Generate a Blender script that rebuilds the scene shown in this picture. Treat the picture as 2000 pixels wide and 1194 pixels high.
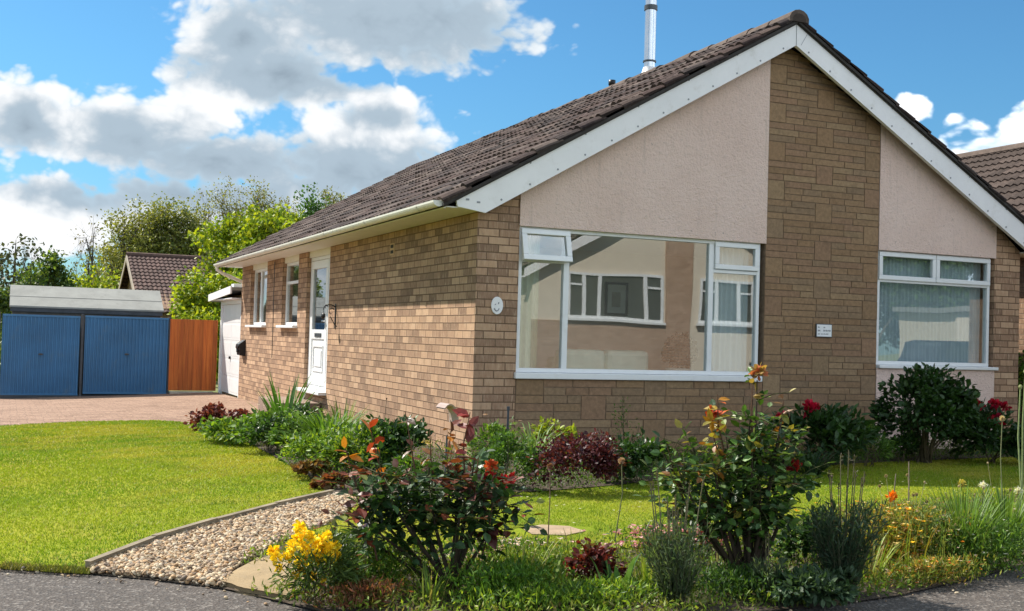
import bpy, bmesh, math, random
import numpy as np
from mathutils import Vector, Matrix

for o in list(bpy.data.objects):
    bpy.data.objects.remove(o)
SC = bpy.context.scene
COL = SC.collection
R = math.radians
rng = np.random.default_rng(11)
random.seed(5)

# ------------------------------------------------------------------ camera
CAM = np.array([-4.3608, -10.7754, 1.2443])
FPX = 2211.4
YAW, PITCH, ROLL = 0.41692, 0.02826, 0.02905
_f = np.array([math.sin(YAW)*math.cos(PITCH), math.cos(YAW)*math.cos(PITCH), math.sin(PITCH)])
_r0 = np.array([math.cos(YAW), -math.sin(YAW), 0.0])
_u0 = np.cross(_r0, _f)
_r = math.cos(ROLL)*_r0 + math.sin(ROLL)*_u0
_u = -math.sin(ROLL)*_r0 + math.cos(ROLL)*_u0
cam_d = bpy.data.cameras.new("camera")
cam = bpy.data.objects.new("camera", cam_d)
COL.objects.link(cam)
cam_d.sensor_width = 36.0
cam_d.lens = FPX/2000*36.0
cam_d.clip_end = 3000
cam_d.clip_start = 0.05
M = Matrix.Identity(4)
for i in range(3):
    M[i][0] = _r[i]; M[i][1] = _u[i]; M[i][2] = -_f[i]; M[i][3] = CAM[i]
cam.matrix_world = M
SC.camera = cam

# ------------------------------------------------------------------ exposure
SC.view_settings.view_transform = 'Standard'
SC.view_settings.look = 'None'
SC.view_settings.exposure = 0.8
SC.view_settings.gamma = 1.0
SC.cycles.max_bounces = 10
SC.cycles.transparent_max_bounces = 24
SC.cycles.caustics_reflective = False
SC.cycles.caustics_refractive = False

# ------------------------------------------------------------------ sun
SUN_DIR = Vector((-0.57, 0.75, 1.0)).normalized()     # towards the sun
sd = bpy.data.lights.new("sun", 'SUN')
sd.energy = 5.0
sd.angle = R(0.5)
sd.color = (1.0, 0.94, 0.84)
sun = bpy.data.objects.new("sun", sd)
COL.objects.link(sun)
sun.rotation_euler = SUN_DIR.to_track_quat('Z', 'Y').to_euler()
SUN_EL = math.asin(SUN_DIR.z)
SUN_AZ = math.atan2(SUN_DIR.x, SUN_DIR.y)

# ------------------------------------------------------------------ world: sky with cumulus clouds
class NT:
    """tiny helper to write node maths"""
    def __init__(self, tree):
        self.t = tree; self.L = tree.links
    def n(self, typ, **kw):
        nd = self.t.nodes.new(typ)
        for k, v in kw.items(): setattr(nd, k, v)
        return nd
    def put(self, sock, v):
        if v is None: return
        if isinstance(v, bpy.types.NodeSocket): self.L.new(v, sock)
        else: sock.default_value = v
    def m(self, op, a, b=None, c=None, clamp=False):
        nd = self.n('ShaderNodeMath', operation=op); nd.use_clamp = clamp
        self.put(nd.inputs[0], a)
        if b is not None: self.put(nd.inputs[1], b)
        if c is not None: self.put(nd.inputs[2], c)
        return nd.outputs[0]
    def vm(self, op, a, b=None, s=None):
        nd = self.n('ShaderNodeVectorMath', operation=op)
        self.put(nd.inputs[0], a)
        if b is not None: self.put(nd.inputs[1], b)
        if s is not None: self.put(nd.inputs['Scale'], s)
        return nd.outputs[0]
    def step(self, v, lo, hi, t0=0.0, t1=1.0, smooth=True):
        nd = self.n('ShaderNodeMapRange')
        nd.interpolation_type = 'SMOOTHSTEP' if smooth else 'LINEAR'
        self.put(nd.inputs['Value'], v)
        self.put(nd.inputs['From Min'], lo); self.put(nd.inputs['From Max'], hi)
        self.put(nd.inputs['To Min'], t0); self.put(nd.inputs['To Max'], t1)
        return nd.outputs['Result']
    def mix(self, fac, a, b, blend='MIX'):
        nd = self.n('ShaderNodeMix', data_type='RGBA', blend_type=blend)
        self.put(nd.inputs['Factor'], fac)
        for s, v in ((nd.inputs[6], a), (nd.inputs[7], b)):
            if isinstance(v, (tuple, list)) and len(v) == 3: v = (*v, 1)
            self.put(s, v)
        return nd.outputs[2]
    def noise(self, vec, scale, detail=4, rough=0.55, dist=0.0, out='Fac', dim='3D'):
        nd = self.n('ShaderNodeTexNoise'); nd.noise_dimensions = dim
        if vec is not None: self.L.new(vec, nd.inputs['Vector'])
        nd.inputs['Scale'].default_value = scale
        nd.inputs['Detail'].default_value = detail
        nd.inputs['Roughness'].default_value = rough
        nd.inputs['Distortion'].default_value = dist
        return nd.outputs[out]
    def ramp(self, fac, stops, interp='LINEAR'):
        nd = self.n('ShaderNodeValToRGB'); cr = nd.color_ramp; cr.interpolation = interp
        while len(cr.elements) < len(stops): cr.elements.new(0.5)
        for e, (p, c) in zip(cr.elements, stops):
            e.position = p; e.color = (*c, 1)
        self.put(nd.inputs[0], fac)
        return nd.outputs[0]

world = bpy.data.worlds.new("World"); SC.world = world
world.use_nodes = True
wt = world.node_tree; wt.nodes.clear(); W = NT(wt)
sky = W.n('ShaderNodeTexSky'); sky.sky_type = 'NISHITA'; sky.sun_disc = False
sky.sun_elevation = SUN_EL; sky.sun_rotation = SUN_AZ
sky.air_density = 1.0; sky.dust_density = 0.5; sky.ozone_density = 2.5
tc = W.n('ShaderNodeTexCoord'); DIR = tc.outputs['Generated']
sx = W.n('ShaderNodeSeparateXYZ'); W.L.new(DIR, sx.inputs[0])
az = W.m('MULTIPLY', W.m('ARCTAN2', sx.outputs[0], sx.outputs[1]), 57.29578)
el = W.m('MULTIPLY', W.m('ARCSINE', sx.outputs[2]), 57.29578)
vv = W.vm('MULTIPLY', DIR, (1, 1, 1.35))
warp = W.vm('SUBTRACT', W.noise(vv, 9, 3, 0.6, out='Color'), (0.5, 0.5, 0.5))
vw = W.vm('ADD', vv, W.vm('SCALE', warp, s=0.035))
n1 = W.noise(vw, 15, 9, 0.62)
vor = W.n('ShaderNodeTexVoronoi'); vor.feature = 'SMOOTH_F1'; W.L.new(vw, vor.inputs['Vector'])
vor.inputs['Scale'].default_value = 34; vor.inputs['Detail'].default_value = 2.5
vor.inputs['Roughness'].default_value = 0.55; vor.inputs['Smoothness'].default_value = 0.25
bil = W.m('SUBTRACT', 0.75, vor.outputs['Distance'])
NZ = W.m('ADD', W.m('MULTIPLY', W.m('SUBTRACT', n1, 0.5), 1.25), W.m('MULTIPLY', W.m('SUBTRACT', bil, 0.35), 1.05))
def blobs(lst, k=0.25):
    acc = None
    for a, e, ra, re in lst:
        dx = W.m('DIVIDE', W.m('SUBTRACT', az, a), ra)
        dy = W.m('DIVIDE', W.m('SUBTRACT', el, e), re)
        d = W.m('SUBTRACT', 1.0, W.m('SQRT', W.m('ADD', W.m('MULTIPLY', dx, dx), W.m('MULTIPLY', dy, dy))))
        acc = d if acc is None else W.m('SMOOTH_MAX', acc, d, k)
    return acc
CL = [(17.0, 15.6, 9.0, 2.9), (10.2, 14.0, 4.2, 3.0), (10.5, 12.2, 4.3, 1.8), (8.0, 10.8, 2.2, 2.3),
      (4.2, 9.4, 5.8, 2.1), (0.0, 9.6, 3.0, 2.1), (9.5, 8.2, 4.8, 1.5), (16.2, 9.2, 5.2, 2.9), (17.0, 11.2, 2.2, 1.6),
      (13.5, 11.9, 2.8, 0.9), (1.2, 5.0, 4.0, 2.2), (7.0, 5.6, 4.6, 1.7), (12.5, 6.2, 5.5, 2.0), (43.2, 11.4, 0.9, 0.8),
      (49.5, 9.6, 5.0, 1.9), (45.5, 8.6, 2.2, 0.9)]
GR = [(17.8, 15.3, 8.6, 2.7), (12.0, 12.6, 5.2, 1.3), (10.0, 14.0, 1.8, 1.3), (9.0, 8.3, 6.4, 1.5), (5.2, 8.8, 3.6, 1.4),
      (0.4, 9.1, 1.8, 1.4), (16.8, 7.9, 5.6, 2.1), (17.2, 10.7, 2.0, 0.8), (2.6, 6.2, 3.2, 0.9), (8.0, 6.6, 7.0, 1.3), (50, 8.9, 5, .9)]
S = blobs(CL)
inside = W.m('MULTIPLY', W.step(az, -9.0, -2.0), W.step(az, 52.0, 60.0, 1.0, 0.0))
low = W.step(el, 22.0, 30.0, 1.0, 0.0)
inside = W.m('MULTIPLY', inside, low)
gen = W.m('SUBTRACT', W.m('MULTIPLY', W.m('SUBTRACT', W.noise(vv, 3.2, 3, 0.5), 0.41), 3.2), W.m('MULTIPLY', inside, 3.0))
S2 = W.m('MAXIMUM', S, gen)
D = W.m('ADD', W.m('ADD', S2, 0.30), W.m('MULTIPLY', NZ, 0.50))
mask = W.m('MULTIPLY', W.step(D, 0.0, 0.27), W.step(el, 0.0, 2.5))
G = blobs(GR, 0.3)
G = W.m('MAXIMUM', G, W.m('SUBTRACT', gen, 0.35))
n2 = W.noise(W.vm('ADD', vw, (0.012, -0.02, -0.02)), 17, 7, 0.6)
Gd = W.m('ADD', G, W.m('MULTIPLY', W.m('SUBTRACT', n2, 0.5), 1.5))
Gd = W.m('SUBTRACT', Gd, W.m('MULTIPLY', W.m('SUBTRACT', NZ, 0.05), 0.45))
gf = W.step(Gd, -0.22, 0.75)
cc = W.mix(gf, (10.2, 10.3, 10.4), (4.3, 5.35, 6.3))
cc = W.mix(W.step(Gd, .75, 2.0), cc, (2.5, 3.25, 4.0))
thin = W.m('SUBTRACT', 1.0, W.step(D, 0.1, 0.5))
cc = W.mix(W.m('MULTIPLY', thin, 0.35), cc, (6.4, 8.2, 9.6))
# clouds facing away from the sun: front lit, brightness added to lift the shaded facade
anti = W.n('ShaderNodeVectorMath', operation='DOT_PRODUCT'); W.L.new(DIR, anti.inputs[0]); anti.inputs[1].default_value = tuple(-SUN_DIR)
cc = W.vm('SCALE', cc, s=W.step(anti.outputs['Value'], -0.55, 0.55, 1.0, 2.65))
skyc = W.mix(1.0, sky.outputs[0], W.mix(W.step(el, 0, 14), (.60, .95, 1.15), (0.60, 1.12, 1.34)), 'MULTIPLY')
fin = W.mix(mask, skyc, cc)
bg = W.n('ShaderNodeBackground'); W.L.new(fin, bg.inputs[0]); bg.inputs[1].default_value = 0.06
wo = W.n('ShaderNodeOutputWorld'); W.L.new(bg.outputs[0], wo.inputs[0])
world.cycles.sampling_method = 'MANUAL'
world.cycles.sample_map_resolution = 512

# ================================================================== helpers
def tag(o, label=None, cat=None, group=None, kind=None):
    if label: o['label'] = label
    if cat: o['category'] = cat
    if group: o['group'] = group
    if kind: o['kind'] = kind
    return o
def empty(name, loc=(0, 0, 0), rz=0.0):
    o = bpy.data.objects.new(name, None); COL.objects.link(o)
    o.location = loc; o.rotation_euler = (0, 0, rz); o.empty_display_size = 0.1
    return o
def thing(name, label, cat, loc=(0, 0, 0), rz=0.0, group=None):
    return tag(empty(name, loc, rz), label, cat, group, 'thing')

class Geo:
    def __init__(self):
        self.v = []; self.f = []; self.c = []; self.n = 0
    def add(self, V, F, col=None):
        V = np.asarray(V, float).reshape(-1, 3)
        F = np.asarray(F, int)
        self.v.append(V); self.f.append(F + self.n); self.n += len(V)
        if col is None: col = (1, 1, 1)
        col = np.asarray(col, float)
        if col.ndim == 1: col = np.tile(col[:3], (len(V), 1))
        self.c.append(col)
        return self
    def box(self, x0, x1, y0, y1, z0, z1, col=None):
        V = [(x, y, z) for z in (z0, z1) for y in (y0, y1) for x in (x0, x1)]
        F = [(0, 2, 3, 1), (4, 5, 7, 6), (0, 1, 5, 4), (2, 6, 7, 3), (0, 4, 6, 2), (1, 3, 7, 5)]
        return self.add(V, F, col)
    def quad(self, a, b, c, d, col=None):
        return self.add([a, b, c, d], [(0, 1, 2, 3)], col)
    def poly(self, pts, col=None):
        return self.add(pts, [tuple(range(len(pts)))], col)
    def prism(self, pts, off, col=None):
        """planar polygon extruded by the vector off"""
        n = len(pts); P = np.asarray(pts, float); Q = P + np.asarray(off, float)
        V = np.vstack([P, Q])
        self.add(V, [tuple(range(n))], col)
        b = self.n - 2*n
        self.f.append(np.array([tuple(range(2*n-1, n-1, -1))]) + b)
        self.f.append(np.array([(i, (i+1) % n, n+(i+1) % n, n+i) for i in range(n)]) + b)
        return self
    def tube(self, pts, r0, r1=None, seg=5, col=None, cap=False):
        P = np.asarray(pts, float); k = len(P)
        if r1 is None: r1 = r0
        rad = np.linspace(r0, r1, k) if np.isscalar(r0) else np.asarray(r0, float)
        T = np.gradient(P, axis=0); T /= np.linalg.norm(T, axis=1)[:, None] + 1e-9
        up = np.array([0, 0, 1.0]) if abs(T[0, 2]) < 0.9 else np.array([1.0, 0, 0])
        V = []
        a = np.arange(seg)*2*math.pi/seg
        for i in range(k):
            s = np.cross(T[i], up); s /= np.linalg.norm(s) + 1e-9
            up = np.cross(s, T[i])
            V.append(P[i] + rad[i]*(np.cos(a)[:, None]*s + np.sin(a)[:, None]*up))
        V = np.vstack(V)
        F = [(i*seg+j, i*seg+(j+1) % seg, (i+1)*seg+(j+1) % seg, (i+1)*seg+j) for i in range(k-1) for j in range(seg)]
        self.add(V, F, col)
        if cap:
            b = self.n - len(V)
            self.f.append(np.array([tuple(range(seg-1, -1, -1))]) + b)
            self.f.append(np.array([tuple(range((k-1)*seg, k*seg))]) + b)
        return self
    def lathe(self, prof, seg=16, col=None, c=(0, 0, 0)):
        a = np.arange(seg)*2*math.pi/seg
        V = np.vstack([np.stack([c[0]+r*np.cos(a), c[1]+r*np.sin(a), np.full(seg, c[2]+z)], 1) for r, z in prof])
        k = len(prof)
        F = [(i*seg+j, i*seg+(j+1) % seg, (i+1)*seg+(j+1) % seg, (i+1)*seg+j) for i in range(k-1) for j in range(seg)]
        return self.add(V, F, col)
    def leaves(self, pos, d, nrm, L, Wd, col, tmpl='ovate', curl=0.0):
        pos = np.asarray(pos, float); n = len(pos)
        if n == 0: return self
        d = d/(np.linalg.norm(d, axis=1)[:, None]+1e-9)
        s = np.cross(d, nrm); s /= np.linalg.norm(s, axis=1)[:, None]+1e-9
        nn = np.cross(s, d)
        t, f = TM[tmpl]
        t = np.array(t); k = len(t)
        L = np.broadcast_to(L, (n,)); Wd = np.broadcast_to(Wd, (n,))
        V = (pos[:, None, :] + (t[None, :, 0:1]*L[:, None, None])*d[:, None, :]
             + (t[None, :, 1:2]*Wd[:, None, None])*s[:, None, :]
             + (t[None, :, 2:3]*Wd[:, None, None] - curl*(t[None, :, 0:1]**2)*L[:, None, None])*nn[:, None, :])
        C = np.repeat(np.broadcast_to(col, (n, 3)), k, axis=0)
        base = np.arange(n)*k
        first = True
        for ff in f:
            F = base[:, None] + np.array(ff)[None, :]
            if first:
                self.add(V.reshape(-1, 3), F, C); first = False
            else:
                self.f.append(F + self.n - n*k)
        return self
    def build(self, name, mat, parent=None, smooth=False, bevel=0.0, uvscale=1.0):
        me = bpy.data.meshes.new(name)
        V = np.vstack(self.v).astype(np.float32)
        me.vertices.add(len(V)); me.vertices.foreach_set('co', V.ravel())
        li = np.concatenate([f.ravel() for f in self.f]).astype(np.int32)
        tot = np.concatenate([np.full(len(f), f.shape[1]) for f in self.f]).astype(np.int32)
        st = np.concatenate([[0], np.cumsum(tot)[:-1]]).astype(np.int32)
        me.loops.add(len(li)); me.loops.foreach_set('vertex_index', li)
        me.polygons.add(len(tot)); me.polygons.foreach_set('loop_start', st)
        me.polygons.foreach_set('loop_total', tot)
        me.polygons.foreach_set('use_smooth', np.full(len(tot), bool(smooth)))
        me.update(calc_edges=True)
        at = me.color_attributes.new('Col', 'FLOAT_COLOR', 'POINT')
        C = np.ones((len(V), 4), np.float32); C[:, :3] = np.vstack(self.c)
        at.data.foreach_set('color', C.ravel())
        if len(V) < 60000:
            nr = np.zeros(len(tot)*3, np.float32); me.polygons.foreach_get('normal', nr)
            nr = np.repeat(np.abs(nr.reshape(-1, 3)), tot, axis=0)
            P = V[li]; ax = nr.argmax(1)
            uv = np.where((ax == 0)[:, None], P[:, [1, 2]], np.where((ax == 1)[:, None], P[:, [0, 2]], P[:, [0, 1]]))
            ul = me.uv_layers.new(name='UVMap'); ul.data.foreach_set('uv', (uv*uvscale).astype(np.float32).ravel())
        if mat is not None: me.materials.append(mat)
        o = bpy.data.objects.new(name, me); COL.objects.link(o)
        if parent is not None: o.parent = parent
        if bevel > 0:
            b = o.modifiers.new('bevel', 'BEVEL'); b.width = bevel; b.segments = 2; b.limit_method = 'ANGLE'
        return o
# leaf templates: (along, side, up) and faces
TM = {
 'ovate': ([(0, 0, 0), (.3, .46, .10), (.3, 0, 0), (.3, -.46, .10), (.68, .40, .12), (.68, 0, 0), (.68, -.40, .12), (1, 0, .05)],
           [[(0, 2, 1)][0], (0, 3, 2), (1, 2, 5, 4), (2, 3, 6, 5), (4, 5, 7), (5, 6, 7)]),
 'quad': ([(0, 0, 0), (.5, .5, .10), (1, 0, 0), (.5, -.5, .10)], [(0, 2, 1), (0, 3, 2)]),
 'petal': ([(0, .06, 0), (0, -.06, 0), (.6, .42, .1), (.6, -.42, .1), (1, .2, .12), (1, -.2, .12)], [(0, 1, 3, 2), (2, 3, 5, 4)]),
 'tri': ([(0, .5, 0), (0, -.5, 0), (1, 0, 0)], [(0, 1, 2)]),
}

def gz(x, y):
    """height of the plot: level by the road and house, falling away to the garages"""
    x = np.asarray(x, float); y = np.asarray(y, float)
    z = np.where(y < 0, 0.0, -0.012*np.minimum(y, 13.0))
    z = z - 0.012*np.clip(y-13.0, 0, 30)
    s = np.clip((y-7.0)/8.0, 0, 1)
    z = z - 0.038*np.clip(-x, 0, 9)*s
    return z
def gp(px, py, dz=0.0):
    """where the sight line through a point of the photograph meets the plot"""
    d = _f*FPX + _r*(px-1000) + _u*(597-py)
    z = 0.0
    for _ in range(12):
        t = (z+dz-CAM[2])/d[2]; P = CAM + t*d; z = float(gz(P[0], P[1]))
    return np.array([P[0], P[1], z+dz])
def ppm(P):
    return FPX/float((np.asarray(P)-CAM) @ _f)
RGT = np.array([_r0[0], _r0[1], 0.0]); FWD = np.array([math.sin(YAW), math.cos(YAW), 0.0])

# ================================================================== materials
def mat(name):
    m = bpy.data.materials.new(name); m.use_nodes = True
    t = m.node_tree; t.nodes.clear(); N = NT(t)
    out = N.n('ShaderNodeOutputMaterial'); b = N.n('ShaderNodeBsdfPrincipled')
    t.links.new(b.outputs[0], out.inputs[0])
    N.b = b; N.out = out; N.mat = m
    return m, N
def bump(N, h, strength=0.3, dist=0.01):
    b = N.n('ShaderNodeBump'); b.inputs['Strength'].default_value = strength
    b.inputs['Distance'].default_value = dist
    N.L.new(h, b.inputs['Height']); N.L.new(b.outputs[0], N.b.inputs['Normal'])
def objco(N): return N.n('ShaderNodeTexCoord').outputs['Object']
def uvco(N): return N.n('ShaderNodeTexCoord').outputs['UV']
def simple(name, col, rough=0.5, metal=0.0, var=0.12, scale=6.0, bmp=0.0, bscale=60.0, dirt=None, spec=None):
    m, N = mat(name); co = objco(N)
    n = N.noise(co, scale, 5, 0.6)
    lo = tuple(c*(1-var) for c in col); hi = tuple(min(1, c*(1+var)) for c in col)
    c = N.ramp(n, [(0.3, lo), (0.7, hi)])
    if dirt is not None:
        dn = N.noise(co, scale*2.7, 6, 0.7)
        c = N.mix(N.step(dn, 0.52, 0.75, 0, dirt[1]), c, dirt[0])
    N.put(N.b.inputs['Base Color'], c)
    N.b.inputs['Roughness'].default_value = rough; N.b.inputs['Metallic'].default_value = metal
    if spec is not None: N.b.inputs['Specular IOR Level'].default_value = spec
    if bmp > 0: bump(N, N.noise(co, bscale, 4, 0.6), bmp, 0.01)
    return m

def brick_mat(name, h, l, ramp, mortar, joint=0.006, streak=0.25, bmp=0.6, dist=0.012, half=0.5):
    m, N = mat(name); uv = uvco(N)
    s = N.n('ShaderNodeSeparateXYZ'); N.L.new(uv, s.inputs[0])
    nz = N.noise(uv, 9, 3, 0.6); wob = N.m('MULTIPLY', N.m('SUBTRACT', nz, 0.5), 0.006)
    v = N.m('ADD', s.outputs[1], wob); u = N.m('ADD', s.outputs[0], wob)
    rv = N.m('DIVIDE', v, h); row = N.m('FLOOR', rv)
    wr = N.n('ShaderNodeTexWhiteNoise'); wr.noise_dimensions = '1D'; N.L.new(row, wr.inputs['W'])
    off = N.m('ADD', N.m('MULTIPLY', row, half), N.m('MULTIPLY', N.m('SUBTRACT', wr.outputs['Value'], .5), 0.16))
    cu = N.m('ADD', N.m('DIVIDE', u, l), off); colm = N.m('FLOOR', cu)
    fu = N.m('SUBTRACT', cu, colm); fv = N.m('SUBTRACT', rv, row)
    du = N.m('MULTIPLY', N.m('MINIMUM', fu, N.m('SUBTRACT', 1.0, fu)), l)
    dv = N.m('MULTIPLY', N.m('MINIMUM', fv, N.m('SUBTRACT', 1.0, fv)), h)
    rough_n = N.m('MULTIPLY', N.m('SUBTRACT', N.noise(uv, 90, 3, 0.7), 0.5), 0.006)
    e = N.m('ADD', N.m('MINIMUM', du, dv), rough_n)
    mk = N.step(e, joint*0.5, joint*1.25)
    cv = N.n('ShaderNodeCombineXYZ'); N.L.new(colm, cv.inputs[0]); N.L.new(row, cv.inputs[1])
    wn = N.n('ShaderNodeTexWhiteNoise'); wn.noise_dimensions = '2D'; N.L.new(cv.outputs[0], wn.inputs['Vector'])
    big = N.noise(uv, 0.7, 3, 0.6)
    rf = N.m('ADD', N.m('MULTIPLY', wn.outputs['Value'], 0.85), N.m('MULTIPLY', N.m('SUBTRACT', big, 0.42), 0.5), clamp=True)
    c = N.ramp(rf, ramp)
    sv = N.vm('MULTIPLY', uv, (85, 9, 1))
    st = N.noise(sv, 1.0, 4, 0.65)
    blot = N.noise(N.vm('MULTIPLY', uv, (26, 7, 1)), 1.0, 3, 0.6)
    c = N.mix(N.m('MULTIPLY', N.step(blot, 0.52, 0.72), 0.45), c, (0.58, 0.42, 0.29))
    c = N.mix(N.m('MULTIPLY', N.step(blot, 0.47, 0.30), 0.40), c, (0.20, 0.125, 0.08))
    fine = N.noise(uv, 160, 3, 0.7)
    c = N.mix(N.m('MULTIPLY', N.step(st, 0.35, 0.7), streak), c, (0.62, 0.46, 0.31))
    c = N.mix(N.m('MULTIPLY', N.step(fine, 0.55, 0.8), 0.35), c, (0.13, 0.085, 0.055))
    c = N.mix(mk, mortar, c)
    weather = N.noise(uv, 2.3, 5, 0.65)
    c = N.mix(N.m('MULTIPLY', N.step(weather, 0.5, 0.75), 0.25), c, (0.17, 0.13, 0.095))
    N.put(N.b.inputs['Base Color'], c)
    N.b.inputs['Roughness'].default_value = 0.92
    N.b.inputs['Specular IOR Level'].default_value = 0.2
    hgt = N.m('ADD', mk, N.m('ADD', N.m('MULTIPLY', st, 0.25), N.m('MULTIPLY', fine, 0.2)))
    bump(N, hgt, bmp, dist)
    return m

BR = [(0.0, (0.18, 0.106, 0.070)), (0.22, (0.28, 0.166, 0.108)), (0.5, (0.37, 0.224, 0.142)), (0.75, (0.44, 0.272, 0.170)), (1.0, (0.57, 0.38, 0.25))]
M_brick = brick_mat('buff_brick', 0.0815, 0.232, BR, (0.165, 0.105, 0.066))
M_brick2 = brick_mat('neighbour_brick', 0.075, 0.225, [(0, (.16, .09, .06)), (1, (.3, .18, .11))], (0.2, 0.15, 0.11))
M_pave = brick_mat('block_paving', 0.105, 0.21, [(0, (.19, .115, .082)), (.5, (.27, .172, .125)), (1, (.34, .225, .165))], (0.10, 0.07, 0.052), joint=0.004, streak=0.08, bmp=0.35)

def colmat(name, rough=0.85, var=0.2, scale=14, bmp=0.25, bscale=70, spec=0.3, dirt=None, dist=0.01):
    m, N = mat(name); co = objco(N)
    a = N.n('ShaderNodeVertexColor'); a.layer_name = 'Col'
    n = N.noise(co, scale, 5, 0.65)
    c = N.mix(1.0, a.outputs[0], N.ramp(n, [(0.3, (1-var,)*3), (0.7, (1+var,)*3)]), 'MULTIPLY')
    if dirt is not None:
        c = N.mix(N.step(N.noise(co, dirt[2], 6, 0.7), 0.5, 0.72, 0, dirt[1]), c, dirt[0])
    N.put(N.b.inputs['Base Color'], c)
    N.b.inputs['Roughness'].default_value = rough; N.b.inputs['Specular IOR Level'].default_value = spec
    if bmp > 0: bump(N, N.noise(co, bscale, 4, 0.65), bmp, dist)
    return m
M_stone = colmat('reconstructed_stone', 0.93, 0.2, 22, 0.5, 110, 0.2, ((0.10, 0.075, 0.05), 0.3, 5))
M_tile = colmat('concrete_roof_tile', 0.9, 0.3, 9, 0.5, 90, 0.25, ((0.125, 0.10, 0.075), 0.4, 26))
M_leaf_n = {}
def leafmat(name, rough=0.5, spec=0.35, trans=0.35):
    m, N = mat(name)
    a = N.n('ShaderNodeVertexColor'); a.layer_name = 'Col'
    n = N.noise(objco(N), 30, 3, 0.6)
    c = N.mix(1.0, a.outputs[0], N.ramp(n, [(0.3, (.8, .8, .8)), (0.7, (1.2, 1.2, 1.2))]), 'MULTIPLY')
    N.put(N.b.inputs['Base Color'], c)
    N.b.inputs['Roughness'].default_value = rough; N.b.inputs['Specular IOR Level'].default_value = spec
    tr = N.n('ShaderNodeBsdfTranslucent')
    N.put(tr.inputs[0], N.mix(1.0, c, (1.25, 1.2, 0.55), 'MULTIPLY'))
    mx = N.n('ShaderNodeMixShader'); mx.inputs[0].default_value = trans
    N.L.new(N.b.outputs[0], mx.inputs[1]); N.L.new(tr.outputs[0], mx.inputs[2])
    N.L.new(mx.outputs[0], N.out.inputs[0])
    return m
M_leaf = leafmat('leaf', 0.5, 0.35, 0.38)
M_gloss = leafmat('glossy_leaf', 0.42, 0.42, 0.28)
M_petal = leafmat('petal', 0.6, 0.2, 0.35)
M_grass = leafmat('grass_blade', 0.55, 0.25, 0.35)
M_stem = colmat('stem', 0.75, 0.25, 30, 0.2, 90)
M_bark = colmat('bark', 0.9, 0.3, 8, 0.5, 30)

# render panels: rough cast, slightly pink
m, N = mat('pink_roughcast'); co = objco(N)
v1 = N.n('ShaderNodeTexVoronoi'); N.L.new(co, v1.inputs['Vector']); v1.inputs['Scale'].default_value = 55
v1.inputs['Detail'].default_value = 1.5
n1_ = N.noise(co, 30, 5, 0.7); n2_ = N.noise(co, 1.2, 5, 0.6)
c = N.ramp(n2_, [(0.3, (.77, .57, .49)), (0.7, (.85, .655, .575))])
c = N.mix(N.m('MULTIPLY', N.step(n1_, .5, .75), .3), c, (.36, .28, .24))
spk = N.noise(co, 23, 2, 0.5)
c = N.mix(N.step(spk, .72, .78, 0, .5), c, (.2, .15, .12))
sep = N.n('ShaderNodeSeparateXYZ'); N.L.new(co, sep.inputs[0])
strk = N.noise(N.vm('MULTIPLY', co, (14, 1, .7)), 1, 4, .6)
c = N.mix(N.step(strk, .55, .8, 0, .34), c, (.33, .27, .22))
N.put(N.b.inputs['Base Color'], c); N.b.inputs['Roughness'].default_value = .95; N.b.inputs['Specular IOR Level'].default_value = .15
bump(N, N.m('ADD', N.m('MULTIPLY', v1.outputs['Distance'], .35), N.m('MULTIPLY', n1_, 1.5)), 0.8, 0.02)
M_render = m

M_white = simple('white_upvc', (.78, .79, .80), .35, var=.03, scale=3, dirt=((.55, .53, .47), .25))
M_barge = simple('white_bargeboard', (.80, .785, .79), .45, var=.05, scale=2, dirt=((.52, .49, .43), .4))
M_cream = simple('cream_soffit', (.74, .71, .63), .5, var=.04, scale=3, dirt=((.5, .44, .33), .3))
M_gutter = simple('aged_white_gutter', (.76, .75, .70), .4, var=.05, scale=4, dirt=((.42, .37, .28), .5))
M_nail = simple('fixing', (.24, .25, .27), .5)
M_black = simple('black_iron', (.012, .012, .013), .42, .3)
M_mortar = simple('mortar', (.185, .125, .082), .95, var=.3, scale=20, bmp=.5)
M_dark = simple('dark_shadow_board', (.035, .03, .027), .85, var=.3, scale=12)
M_steel = simple('steel_flue', (.62, .63, .65), .22, 1.0, var=.06, scale=3)
M_band = simple('dark_band', (.08, .085, .09), .4, .6)
M_room = simple('cream_room_wall', (.78, .73, .64), .8, var=.04)
M_ceil = simple('white_ceiling', (.84, .83, .80), .8, var=.02)
M_carpet = simple('carpet', (.28, .22, .16), .95, var=.15, scale=30)
M_sofa = simple('pale_green_upholstery', (.66, .78, .68), .9, var=.08, scale=8, bmp=.2, bscale=150)
M_arm = simple('ochre_upholstery', (.72, .58, .30), .9, var=.1, scale=8, bmp=.2, bscale=150)
M_blue = simple('blue_painted_metal', (.036, .150, .315), .55, var=.2, scale=1.1, dirt=((.09, .16, .23), .6))
M_bpost = simple('dark_post', (.05, .055, .065), .7, var=.3)
M_felt = simple('grey_felt_roof', (.27, .27, .25), .95, var=.14, scale=2.4, bmp=.3, dirt=((.18, .18, .165), .5))
M_shed = simple('shed_board', (.09, .075, .06), .85, var=.3)
M_conc = simple('pale_concrete', (.42, .38, .32), .93, var=.2, scale=5, bmp=.4)
M_edge = simple('weathered_edging', (.21, .17, .115), .9, var=.3, scale=7, bmp=.5, bscale=40)
M_dull = simple('weathered_slab', (.30, .215, .135), .95, var=.25, scale=7, bmp=.5, bscale=30, dirt=((.16, .13, .08), .5))
M_flag = simple('sandstone_flag', (.28, .20, .105), .9, var=.2, scale=5, bmp=.5, bscale=25, dirt=((.3, .24, .15), .5))
M_step = simple('step_concrete', (.24, .165, .125), .93, var=.2, scale=6, bmp=.4)
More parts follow.
